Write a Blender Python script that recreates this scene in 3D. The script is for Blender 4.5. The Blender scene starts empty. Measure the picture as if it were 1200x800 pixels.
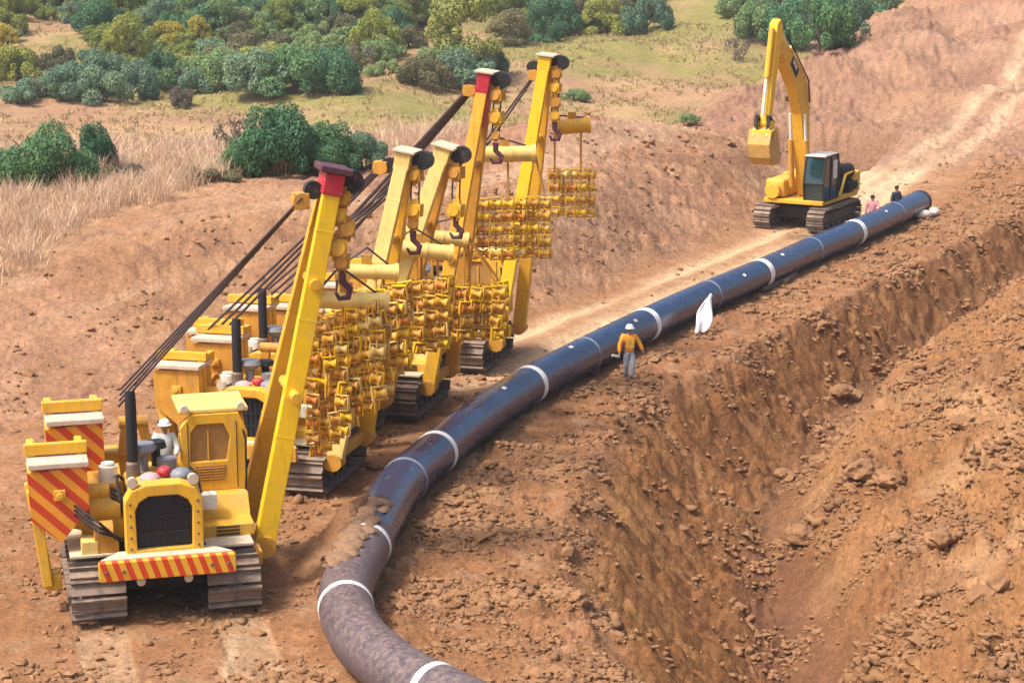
import bpy, bmesh, math, random
import numpy as np
from mathutils import Vector, Matrix

SC = bpy.context.scene
COL = SC.collection
R = math.radians
rnd = random.Random(7)
NR = np.random.default_rng(11)

# ------------------------------------------------------------------ camera, world, sun
CAM_H = 14.7
FPX = 2400.0
TILT = math.atan(515 / FPX)
CT, ST = math.cos(TILT), math.sin(TILT)
cam_d = bpy.data.cameras.new('camera')
cam = bpy.data.objects.new('camera', cam_d)
COL.objects.link(cam)
cam.location = (0, 0, CAM_H)
cam.rotation_euler = (R(90) - TILT, 0, 0)
cam_d.sensor_width = 36
cam_d.lens = 36 * FPX / 1200
cam_d.clip_start = 0.5
cam_d.clip_end = 3000
SC.camera = cam

SUN_DIR = Vector((-0.58, -0.30, 1.02)).normalized()      # towards the sun: upper left, a little behind the camera
W = bpy.data.worlds.new('World')
SC.world = W
W.use_nodes = True
nt = W.node_tree
nt.nodes.clear()
sky = nt.nodes.new('ShaderNodeTexSky')
sky.sky_type = 'NISHITA'
sky.sun_disc = False
sky.sun_elevation = math.asin(SUN_DIR.z)
sky.sun_rotation = math.atan2(SUN_DIR.x, SUN_DIR.y)
sky.dust_density = 6.0
sky.air_density = 1.0
sky.ozone_density = 0.6
bg = nt.nodes.new('ShaderNodeBackground')
bg.inputs[1].default_value = 0.125
wo = nt.nodes.new('ShaderNodeOutputWorld')
nt.links.new(sky.outputs[0], bg.inputs[0])
nt.links.new(bg.outputs[0], wo.inputs[0])
sun_d = bpy.data.lights.new('sun', 'SUN')
sun_d.energy = 2.4
sun_d.angle = R(10.0)
sun_d.color = (1.0, 0.95, 0.87)
sun = bpy.data.objects.new('sun', sun_d)
COL.objects.link(sun)
sun.rotation_euler = SUN_DIR.to_track_quat('Z', 'Y').to_euler()
sun.location = (-60, -30, 80)
vs = SC.view_settings
vs.view_transform = 'Standard'
vs.look = 'None'
vs.gamma = 1
vs.exposure = 0.92
SC.cycles.max_bounces = 5
SC.cycles.use_denoising = True


# ------------------------------------------------------------------ picture <-> place
def ray(px, py):
    a, b = (px - 600) / FPX, (400 - py) / FPX
    return a, CT + b * ST, -ST + b * CT


def at_z(px, py, z=0.0):
    d = ray(px, py)
    k = (z - CAM_H) / d[2]
    return Vector((d[0] * k, d[1] * k, z))


def at_depth(px, py, Y):
    d = ray(px, py)
    k = Y / d[1]
    return Vector((d[0] * k, Y, CAM_H + d[2] * k))


def on_ground(px, py):
    d = ray(px, py)
    t = np.linspace(25, 420, 2400)
    zz = zfun(d[0] * t, d[1] * t)
    below = np.nonzero(CAM_H + d[2] * t <= zz)[0]
    i = below[0] if len(below) else len(t) - 1
    k = t[i]
    return Vector((d[0] * k, d[1] * k, float(zz[i])))


# ------------------------------------------------------------------ noise
def _hash(ix, iy, seed):
    h = (ix.astype(np.int64) * 374761393 + iy.astype(np.int64) * 668265263 + seed * 974711) & 0x7fffffff
    h = ((h ^ (h >> 13)) * 1274126177) & 0x7fffffff
    return ((h ^ (h >> 16)) & 0xffff) / 65535.0


def perlin(x, y, seed=0):
    ix, iy = np.floor(x), np.floor(y)
    fx, fy = x - ix, y - iy
    u, v = fx * fx * fx * (fx * (fx * 6 - 15) + 10), fy * fy * fy * (fy * (fy * 6 - 15) + 10)

    def g(a, b):
        t = _hash(ix + a, iy + b, seed) * 2 * math.pi
        return np.cos(t) * (fx - a) + np.sin(t) * (fy - b)
    n0 = g(0, 0) * (1 - u) + g(1, 0) * u
    n1 = g(0, 1) * (1 - u) + g(1, 1) * u
    return (n0 * (1 - v) + n1 * v) * 1.5


def fbm(x, y, sc, octv, seed=0, billow=False):
    s, a = 0, 1.0
    for o in range(octv):
        n = perlin(x / sc, y / sc, seed + o * 17)
        s = s + a * (np.abs(n) * 2 - 0.4 if billow else n)
        sc *= 0.5
        a *= 0.5
    return s


def sst(a, b, x):
    t = np.clip((x - a) / (b - a), 0, 1)
    return t * t * (3 - 2 * t)


# ------------------------------------------------------------------ the lie of the land
BANK = [(20, -36), (42, -27), (56, -14.4), (64, -7.0), (73, 1.2), (83, 5.8), (94, 11.1), (112, 18.8), (119, 22), (150, 36)]
LIP_Y = [5, 30, 37.2, 45, 54, 60, 69.2, 77, 98, 110, 125, 160]
LIP_X = [6, 3.6, 2.1, 1.0, 2.33, 4.1, 8.84, 13.07, 24.7, 31, 38, 55]
PIPE_PX = [(1078, 237), (1000, 273), (950, 294), (890, 321), (815, 353), (755, 381), (685, 416), (620, 451), (560, 491), (514, 528), (496, 543),
           (478, 559), (462, 578), (448, 602), (426, 646), (405, 694), (415, 738), (446, 772), (492, 803), (565, 840)]
PIPE_R = 0.565
PIPE_Z = 0.63
PIPE_PTS = [at_z(x, y, PIPE_Z) for x, y in PIPE_PX]
PY = [p.y for p in PIPE_PTS][::-1]
PXX = [p.x for p in PIPE_PTS][::-1]
PY += [116, 126, 150]
PXX += [26.0, 30.0, 44.0]


def bank_dist(X, Y):
    best = np.full(X.shape, 1e9)
    sgn = np.ones(X.shape)
    yb = np.zeros(X.shape)
    for (y0, x0), (y1, x1) in zip(BANK[:-1], BANK[1:]):
        dx, dy = x1 - x0, y1 - y0
        L2 = dx * dx + dy * dy
        t = np.clip(((X - x0) * dx + (Y - y0) * dy) / L2, 0, 1)
        ex, ey = X - (x0 + t * dx), Y - (y0 + t * dy)
        d = np.hypot(ex, ey)
        m = d < best
        best = np.where(m, d, best)
        sgn = np.where(m, np.where(dx * ey - dy * ex > 0, 1.0, -1.0), sgn)
        yb = np.where(m, y0 + t * dy, yb)
    return best * sgn, yb


def land(X, Y):
    """large forms, with the masks that the soil colours and the clods use"""
    X = np.asarray(X, float)
    Y = np.asarray(Y, float)
    wob = 1.2 * perlin(X / 7, Y / 7, 5)
    d, yb = bank_dist(X, Y)
    d = d + wob * 0.6
    run = np.interp(yb, [42, 56, 64, 73, 94, 119], [19, 16, 9.5, 5.2, 5.0, 6])
    hb = np.interp(yb, [42, 56, 64, 73, 94, 112, 122], [2.2, 2.5, 3.1, 3.6, 3.2, 2.6, 0.6])
    f = np.clip(d / run, 0, 1)
    bank = hb * (f * f * (3 - 2 * f) * 0.75 + 0.25 * f)
    for gx, gy, ga, gs in ((3.8, 96, 1.5, 3.2), (9.6, 102, 1.5, 2.8), (6.6, 99, 0.5, 2.4), (-1.0, 93, 0.5, 3.2), (-20, 63, 0.35, 3), (-9, 74, 0.4, 3.5)):
        bank = bank + ga * np.exp(-((X - gx) ** 2 + (Y - gy) ** 2) / (2 * gs * gs)) * sst(4.5, 8.5, d)
    # beyond the bank the land drops to a valley and climbs the far hillside
    edge = 1.5 * perlin(X / 9, X * 0 + 3.3, 8) + np.interp(X, [-26, -7, 4], [88, 96, 107])
    drop = sst(0, 22, Y - edge)
    val = np.interp(Y, [100, 122, 148, 175, 215, 260, 330, 420, 620], [-1, -3.6, -4.5, -2.3, 1.2, 5.6, 14, 26, 33])
    val = val + sst(130, 190, Y) * (1.6 * perlin(X / 26, Y / 26, 21) + 0.8 * perlin(X / 9, Y / 9, 22))
    left = bank * (1 - drop) + val * drop
    left = np.where(d > 0, left, 0)
    # dirt hill closing the far right
    xc = 21.4 + 0.46 * (Y - 150) + 1.2 * perlin(Y / 12, Y * 0, 31)
    w = sst(-11, 2.5, X - xc)
    hh = np.interp(Y, [108, 116, 122, 150, 180, 240, 420, 620], [0, 0.15, 1.0, 4.2, 7.2, 13.2, 30, 36])
    hh = hh + sst(116, 135, Y) * (1.3 * perlin(X / 9, Y / 12, 41) + 0.7 * perlin(X / 3.6, Y / 5, 42))
    hm = sst(110, 124, Y)
    hill = val * (1 - w) + hh * w
    z = np.where(d > 0, np.maximum(left, hill * hm - 50 * (1 - hm)), hill * hm)
    hillw = w * sst(112, 120, Y)
    # trench and spoil on the right
    u = X - np.interp(Y, LIP_Y, LIP_X) + 0.35 * perlin(Y / 2.6, Y * 0 + 1.5, 51)
    uc = np.interp(Y, [30, 45, 57.7, 70, 98, 120], [6.6, 5.7, 3.9, 2.5, 1.9, 1.5])
    dep = np.interp(Y, [30, 46, 53.0, 54.5, 60, 70, 98, 112, 124], [4.2, 4.1, 3.8, 2.9, 2.9, 2.5, 1.8, 0.9, 0])
    fade = 1 - sst(112, 126, Y)
    cut = -dep * (sst(-0.03, 0.9, u / uc) * 0.35 + 0.65 * np.clip(u / uc, 0, 1) ** 0.85)
    rise = (0.55 * sst(-0.1, 2.6, u - uc - 0.35) + 0.45 * sst(1.0, 8.5, u - uc)) * (dep + 0.6) + 1.5 * sst(4.5, 14, u - uc)
    rise = rise + sst(2, 8, u - uc) * (0.5 * perlin(X / 4.5, Y / 6, 61) + 0.25 * perlin(X / 1.9, Y / 2.4, 62))
    tr = (cut + rise) * fade
    z = np.where(u > -0.5, z + tr, z)
    # working strip
    z = z + (1 - sst(-1, 2, d)) * (1 - sst(-1, 0.5, u)) * 0.12 * perlin(X / 3.5, Y / 3.5, 71)
    ux = X - np.interp(Y, PY, PXX) + 0.10 * perlin(Y / 0.6, Y * 0, 72)
    heap = 1.32 * np.exp(-((ux + 0.36) / np.where(ux > -0.36, 0.34, 0.85)) ** 2) * sst(43.2, 44.6, Y) * (1 - sst(45.6, 48.2, Y)) * (0.95 + 0.15 * perlin(X / 0.5, Y / 0.5, 73))            # soil thrown against the bend of the pipe
    z = z + heap
    wall = sst(0.0, 0.25, u / uc) * (1 - sst(0.9, 1.15, u / uc)) * fade
    spoil = sst(0.6, 2.5, u - uc) * fade
    up = X - np.interp(Y, PY, PXX)
    return z, dict(d=d, run=run, u=u, uc=uc, wall=wall, spoil=spoil, up=up, hill=hillw, drop=np.where(d > 0, drop, 0) * (1 - hillw), fade=fade)


TA = dict(loc=(-7.75, 42.75), h=(math.sin(R(15)), -math.cos(R(15))))


def relief(X, Y, m):
    """clods and fine ground relief"""
    d, u, up = m['d'], m['u'], m['up']
    strip = (1 - sst(-1.5, 0.5, d)) * (1 - sst(0.0, 0.9, u))
    rightish = sst(-0.5, 1.0, up) * strip
    leftish = strip * (1 - sst(-0.5, 1.0, up))
    far = sst(80, 150, Y)
    c1 = fbm(X, Y, 0.9, 4, 101, True)
    c2 = fbm(X + 0.3 * c1, Y, 0.34, 3, 131, True)
    a = 0.035 * leftish + 0.15 * rightish + 0.30 * m['spoil'] + 0.14 * m['wall'] + 0.12 * m['fade'] * np.exp(-((u - m['uc']) / 1.0) ** 2)
    a = a + sst(-0.5, 1, d) * (0.075 + 0.05 * sst(66, 80, Y) + 0.06 * sst(6, 9, d) * sst(80, 90, Y)) * (1 - m['drop'])
    a = a + 0.16 * m['hill']
    lump = sst(-0.15, 0.5, perlin(X / 2.2, Y / 2.2, 88))
    h = a * (c1 * 0.75 * (0.6 + 0.8 * lump) + c2 * 0.35)
    # raked striations down the trench wall and the cut bank
    s = X * 0.4 + Y
    stri = np.abs(perlin(s / 0.55, u / 2.4, 141)) + 0.6 * np.abs(perlin(s / 0.24, u / 1.6, 142))
    h = h + m['wall'] * 0.55 * (stri - 0.35)
    bs = sst(0.05, 0.25, d / m['run']) * (1 - sst(0.8, 1.1, d / m['run'])) * sst(60, 72, Y) * (1 - sst(108, 118, Y))
    h = h + bs * 0.18 * (np.abs(perlin(s / 0.8, d / 2.5, 151)) * 2 - 0.5)
    # wheel ruts along the haul road
    road = sst(-6.6, -5.8, up) * (1 - sst(-2.2, -1.5, up)) * sst(58, 66, Y) * (1 - sst(-1.5, 0, d))
    h = h - road * 0.10 * np.maximum(0, np.cos((up + 4.9) * 3.0))
    # crawler prints in front of the nearest machine
    hx, hy = TA['h']
    rx, ry = X - TA['loc'][0], Y - TA['loc'][1]
    lx, ly = rx * hx + ry * hy, -rx * hy + ry * hx
    pr = sst(2.0, 2.6, lx) * sst(0.85, 0.95, np.abs(ly)) * (1 - sst(1.9, 2.0, np.abs(ly)))
    h = h + pr * (-0.05 + 0.03 * np.abs(np.sin(lx * math.pi / 0.235)))
    return h, strip, road, pr, c1, c2


def zfun(X, Y):
    X = np.asarray(X, float)
    Y = np.asarray(Y, float)
    z, m = land(X, Y)
    h = relief(X, Y, m)[0]
    return z + h


# ------------------------------------------------------------------ materials
def _n(nt, typ, **kw):
    n = nt.nodes.new(typ)
    for k, v in kw.items():
        setattr(n, k, v)
    return n


def mat(name, col, rough=0.6, var=0.25, scale=3.0, metal=0.0, dust=0.0, dustcol=(0.36, 0.22, 0.13), bump=0.0, col2=None, spec=0.4, streak=0.0):
    m = bpy.data.materials.new(name)
    m.use_nodes = True
    nt = m.node_tree
    L = nt.links.new
    p = nt.nodes['Principled BSDF']
    p.inputs['Roughness'].default_value = rough
    p.inputs['Metallic'].default_value = metal
    p.inputs['Specular IOR Level'].default_value = spec
    tc = _n(nt, 'ShaderNodeTexCoord')
    no = _n(nt, 'ShaderNodeTexNoise')
    no.inputs['Scale'].default_value = scale
    no.inputs['Detail'].default_value = 6
    no.inputs['Roughness'].default_value = 0.65
    L(tc.outputs['Object'], no.inputs['Vector'])
    mr = _n(nt, 'ShaderNodeMapRange')
    mr.inputs[1].default_value = 0.3
    mr.inputs[2].default_value = 0.7
    L(no.outputs['Fac'], mr.inputs[0])
    mx = _n(nt, 'ShaderNodeMix', data_type='RGBA')
    c2 = col2 or tuple(c * (1 - var) for c in col)
    mx.inputs[6].default_value = (*c2, 1)
    mx.inputs[7].default_value = (*col, 1)
    L(mr.outputs[0], mx.inputs[0])
    out = mx.outputs[2]
    if streak > 0:
        mp = _n(nt, 'ShaderNodeMapping')
        mp.inputs['Scale'].default_value = (5.0, 5.0, 0.55)
        L(tc.outputs['Object'], mp.inputs['Vector'])
        ns = _n(nt, 'ShaderNodeTexNoise')
        ns.inputs['Scale'].default_value = 1.6
        ns.inputs['Detail'].default_value = 7
        ns.inputs['Roughness'].default_value = 0.75
        L(mp.outputs[0], ns.inputs['Vector'])
        ms = _n(nt, 'ShaderNodeMapRange')
        ms.inputs[1].default_value = 0.53
        ms.inputs[2].default_value = 0.72
        ms.inputs[4].default_value = streak
        L(ns.outputs['Fac'], ms.inputs[0])
        mk = _n(nt, 'ShaderNodeMix', data_type='RGBA')
        mk.inputs[7].default_value = (0.20, 0.085, 0.03, 1)
        L(ms.outputs[0], mk.inputs[0])
        L(out, mk.inputs[6])
        out = mk.outputs[2]
    if dust > 0:
        ge = _n(nt, 'ShaderNodeNewGeometry')
        sx = _n(nt, 'ShaderNodeSeparateXYZ')
        L(ge.outputs['Normal'], sx.inputs[0])
        n2 = _n(nt, 'ShaderNodeTexNoise')
        n2.inputs['Scale'].default_value = scale * 2.3
        n2.inputs['Detail'].default_value = 8
        n2.inputs['Roughness'].default_value = 0.7
        L(tc.outputs['Object'], n2.inputs['Vector'])
        m1 = _n(nt, 'ShaderNodeMapRange')
        m1.inputs[1].default_value = -0.2
        m1.inputs[2].default_value = 1.0
        m1.inputs[3].default_value = 0.35
        m1.inputs[4].default_value = 1.0
        L(sx.outputs[2], m1.inputs[0])
        m2 = _n(nt, 'ShaderNodeMapRange')
        m2.inputs[1].default_value = 0.62 - 0.3 * dust
        m2.inputs[2].default_value = 0.85 - 0.2 * dust
        L(n2.outputs['Fac'], m2.inputs[0])
        mu = _n(nt, 'ShaderNodeMath', operation='MULTIPLY')
        L(m1.outputs[0], mu.inputs[0])
        L(m2.outputs[0], mu.inputs[1])
        md = _n(nt, 'ShaderNodeMix', data_type='RGBA')
        md.inputs[7].default_value = (*dustcol, 1)
        L(mu.outputs[0], md.inputs[0])
        L(out, md.inputs[6])
        out = md.outputs[2]
        rr = _n(nt, 'ShaderNodeMapRange')
        rr.inputs[3].default_value = rough
        rr.inputs[4].default_value = 0.9
        L(mu.outputs[0], rr.inputs[0])
        L(rr.outputs[0], p.inputs['Roughness'])
    L(out, p.inputs['Base Color'])
    if bump > 0:
        bp = _n(nt, 'ShaderNodeBump')
        bp.inputs['Strength'].default_value = bump
        bp.inputs['Distance'].default_value = 0.02
        n3 = _n(nt, 'ShaderNodeTexNoise')
        n3.inputs['Scale'].default_value = scale * 6
        n3.inputs['Detail'].default_value = 5
        L(tc.outputs['Object'], n3.inputs['Vector'])
        L(n3.outputs['Fac'], bp.inputs['Height'])
        L(bp.outputs[0], p.inputs['Normal'])
    return m


def stripes(name, ca, cb, vec, period, dust=0.3):
    """warning stripes painted across a plate"""
    m = mat(name, ca, 0.5, 0.12, 4, dust=dust)
    nt = m.node_tree
    L = nt.links.new
    mixes = [n for n in nt.nodes if n.bl_idname == 'ShaderNodeMix']
    base = mixes[0]
    tc = [n for n in nt.nodes if n.bl_idname == 'ShaderNodeTexCoord'][0]
    dp = _n(nt, 'ShaderNodeVectorMath', operation='DOT_PRODUCT')
    dp.inputs[1].default_value = tuple(v / period for v in vec)
    L(tc.outputs['Object'], dp.inputs[0])
    fr = _n(nt, 'ShaderNodeMath', operation='FRACT')
    L(dp.outputs['Value'], fr.inputs[0])
    gt = _n(nt, 'ShaderNodeMath', operation='GREATER_THAN')
    gt.inputs[1].default_value = 0.5
    L(fr.outputs[0], gt.inputs[0])
    mx = _n(nt, 'ShaderNodeMix', data_type='RGBA')
    mx.inputs[7].default_value = (*cb, 1)
    L(gt.outputs[0], mx.inputs[0])
    outs = [l.to_socket for l in base.outputs[2].links]
    L(base.outputs[2], mx.inputs[6])
    for s in outs:
        L(mx.outputs[2], s)
    return m


M = dict(
    yellow=mat('yellow_paint', (0.80, 0.43, 0.018), 0.45, 0.20, 1.6, dust=0.62, bump=0.08, dustcol=(0.42, 0.29, 0.14), streak=0.55),
    bright=mat('bright_yellow_paint', (0.84, 0.52, 0.012), 0.42, 0.14, 1.4, dust=0.38, bump=0.06, dustcol=(0.45, 0.30, 0.12), streak=0.35),
    ochre=mat('ochre_yellow_paint', (0.66, 0.31, 0.022), 0.55, 0.30, 2.5, dust=0.68, bump=0.1, streak=0.6),
    pale=mat('faded_yellow_paint', (0.76, 0.55, 0.17), 0.55, 0.15, 1.5, dust=0.35, bump=0.08, dustcol=(0.48, 0.33, 0.16), streak=0.45),
    orange=mat('orange_paint', (0.70, 0.24, 0.02), 0.5, 0.3, 3, dust=0.4, streak=0.4),
    white=mat('white_paint', (0.74, 0.70, 0.62), 0.6, 0.12, 2, dust=0.25),
    dusty=mat('dusty_plate', (0.60, 0.50, 0.36), 0.8, 0.2, 3, dust=0.5, dustcol=(0.55, 0.42, 0.27), streak=0.4),
    lid=mat('grimy_pale_lid', (0.66, 0.52, 0.42), 0.75, 0.3, 3, dust=0.6, dustcol=(0.42, 0.28, 0.18), streak=0.4),
    red=mat('red_paint', (0.50, 0.022, 0.045), 0.45, 0.25, 2, dust=0.25, streak=0.4),
    maroon=mat('maroon_cap', (0.10, 0.03, 0.05), 0.6, 0.3, 4, dust=0.2),
    dark=mat('dark_steel', (0.030, 0.030, 0.036), 0.5, 0.4, 4, metal=0.3, dust=0.3),
    black=mat('black_rubber', (0.012, 0.012, 0.015), 0.7, 0.3, 5),
    grille=mat('grille_black', (0.012, 0.016, 0.030), 0.5, 0.3, 6),
    steel=mat('worn_steel', (0.17, 0.135, 0.115), 0.55, 0.45, 3, metal=0.35, dust=0.85, bump=0.2, dustcol=(0.34, 0.22, 0.15)),
    track=mat('track_steel', (0.21, 0.17, 0.145), 0.6, 0.5, 2.2, metal=0.2, dust=0.8, bump=0.25, dustcol=(0.38, 0.25, 0.165)),
    cable=mat('steel_cable', (0.075, 0.05, 0.055), 0.6, 0.3, 6, metal=0.2),
    screen=mat('brown_mesh_screen', (0.40, 0.21, 0.055), 0.7, 0.35, 9),
    pinkcap=mat('dusty_pink_cap', (0.52, 0.33, 0.33), 0.7, 0.2, 5),
    greycap=mat('grey_cap', (0.20, 0.21, 0.24), 0.5, 0.2, 5, dust=0.2),
    glass=mat('cab_glass', (0.012, 0.045, 0.05), 0.08, 0.3, 1.2, spec=0.7),
    pipe=mat('blue_black_coating', (0.008, 0.030, 0.095), 0.26, 0.35, 1.4, dust=0.12, dustcol=(0.20, 0.19, 0.23), bump=0.06, spec=0.8),  # pale bluish dust colour on the crown paints in a sky highlight
    pipe_dirty=mat('dusty_violet_coating', (0.105, 0.078, 0.090), 0.42, 0.45, 4.0, dust=0.62, dustcol=(0.27, 0.18, 0.145), bump=0.2, col2=(0.055, 0.047, 0.058)),
    band=mat('white_band', (0.78, 0.77, 0.74), 0.6, 0.10, 3, dust=0.15),
    seam=mat('grey_seam', (0.22, 0.25, 0.30), 0.55, 0.3, 3),
    mud=mat('caked_mud', (0.27, 0.155, 0.088), 0.95, 0.35, 5, bump=0.5),
    clod=mat('earth_clod', (0.315, 0.165, 0.076), 0.95, 0.45, 1.3, bump=0.5, col2=(0.17, 0.084, 0.038)),
    buckets=mat('earthy_yellow', (0.62, 0.36, 0.07), 0.7, 0.35, 2.5, dust=0.85, dustcol=(0.42, 0.27, 0.17), bump=0.3),
    wood=mat('skid_timber', (0.16, 0.10, 0.075), 0.85, 0.4, 4, bump=0.3),
    sheet=mat('white_sheeting', (0.74, 0.74, 0.76), 0.6, 0.12, 5),
    bag=mat('pale_sandbag', (0.55, 0.47, 0.42), 0.9, 0.2, 6, bump=0.2),
    skin=mat('skin', (0.36, 0.20, 0.13), 0.6, 0.12, 9),
    hiviz=mat('orange_jacket', (0.88, 0.26, 0.025), 0.8, 0.35, 5, col2=(0.82, 0.42, 0.03)),
    reflect=mat('yellow_reflective_tape', (0.82, 0.62, 0.14), 0.4, 0.1, 6),
    denim=mat('pale_blue_cloth', (0.38, 0.44, 0.52), 0.9, 0.25, 6),
    greycloth=mat('pale_grey_cloth', (0.50, 0.51, 0.50), 0.9, 0.25, 6),
    darkcloth=mat('dark_cloth', (0.05, 0.05, 0.07), 0.9, 0.3, 6),
    pinkcloth=mat('pink_cloth', (0.62, 0.26, 0.30), 0.9, 0.25, 6),
    helmet=mat('white_helmet', (0.80, 0.80, 0.78), 0.35, 0.05, 6),
    boot=mat('work_boot', (0.10, 0.075, 0.06), 0.85, 0.3, 8),
    hair=mat('dark_hair', (0.02, 0.015, 0.012), 0.7, 0.3, 8),
    bark=mat('bark', (0.10, 0.075, 0.055), 0.9, 0.35, 5, bump=0.4),
    stripe_bar=stripes('bumper_stripes', (0.78, 0.42, 0.03), (0.60, 0.055, 0.016), (0, 1, 0.34), 0.25, 0.15),
    stripe_plate=stripes('plate_stripes', (0.80, 0.34, 0.03), (0.56, 0.055, 0.016), (0, 0.75, 0.75), 0.34, 0.25),
)


def leaf_mat(name, c1, c2, c3=None):
    m = bpy.data.materials.new(name)
    m.use_nodes = True
    nt = m.node_tree
    L = nt.links.new
    p = nt.nodes['Principled BSDF']
    p.inputs['Roughness'].default_value = 0.6
    p.inputs['Specular IOR Level'].default_value = 0.25
    tc = _n(nt, 'ShaderNodeTexCoord')
    no = _n(nt, 'ShaderNodeTexNoise')
    no.inputs['Scale'].default_value = 2.6
    no.inputs['Detail'].default_value = 7
    no.inputs['Roughness'].default_value = 0.75
    L(tc.outputs['Object'], no.inputs['Vector'])
    oi = _n(nt, 'ShaderNodeObjectInfo')
    ad = _n(nt, 'ShaderNodeMath', operation='MULTIPLY_ADD')
    ad.inputs[1].default_value = 0.22
    L(oi.outputs['Random'], ad.inputs[0])
    L(no.outputs['Fac'], ad.inputs[2])
    cr = _n(nt, 'ShaderNodeValToRGB')
    cr.color_ramp.elements[0].position = 0.38
    cr.color_ramp.elements[0].color = (*c1, 1)
    cr.color_ramp.elements[1].position = 0.78
    cr.color_ramp.elements[1].color = (*(c3 or c2), 1)
    e = cr.color_ramp.elements.new(0.6)
    e.color = (*c2, 1)
    L(ad.outputs[0], cr.inputs[0])
    L(cr.outputs[0], p.inputs['Base Color'])
    tr = _n(nt, 'ShaderNodeBsdfTranslucent')
    L(cr.outputs[0], tr.inputs[0])
    ms = _n(nt, 'ShaderNodeMixShader')
    ms.inputs[0].default_value = 0.25
    L(p.outputs[0], ms.inputs[1])
    L(tr.outputs[0], ms.inputs[2])
    L(ms.outputs[0], nt.nodes['Material Output'].inputs[0])
    return m


LEAF = dict(
    dark=leaf_mat('dark_green_leaves', (0.037, 0.106, 0.060), (0.077, 0.188, 0.088), (0.156, 0.275, 0.100)),
    mid=leaf_mat('green_leaves', (0.088, 0.175, 0.075), (0.175, 0.269, 0.106), (0.312, 0.375, 0.144)),
    blue=leaf_mat('blue_green_leaves', (0.080, 0.150, 0.105), (0.145, 0.240, 0.150), (0.245, 0.340, 0.190)),
    lime=leaf_mat('yellow_green_leaves', (0.099, 0.154, 0.033), (0.220, 0.264, 0.050), (0.363, 0.363, 0.077)),
    yellow=leaf_mat('autumn_yellow_leaves', (0.220, 0.200, 0.035), (0.420, 0.350, 0.050), (0.550, 0.430, 0.080)),
    gold=leaf_mat('golden_green_leaves', (0.16, 0.19, 0.05), (0.33, 0.35, 0.09), (0.52, 0.48, 0.13)),
    olive=leaf_mat('olive_leaves', (0.100, 0.106, 0.056), (0.175, 0.169, 0.081), (0.263, 0.231, 0.106)),
    grey=leaf_mat('grey_brown_twigs', (0.110, 0.090, 0.075), (0.170, 0.140, 0.115), (0.240, 0.200, 0.160)),
    field=leaf_mat('field_grass_blades', (0.20, 0.165, 0.07), (0.29, 0.22, 0.10), (0.38, 0.28, 0.14)),
    straw=leaf_mat('dry_straw', (0.50, 0.34, 0.22), (0.64, 0.46, 0.32), (0.74, 0.58, 0.42)),
)


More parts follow.
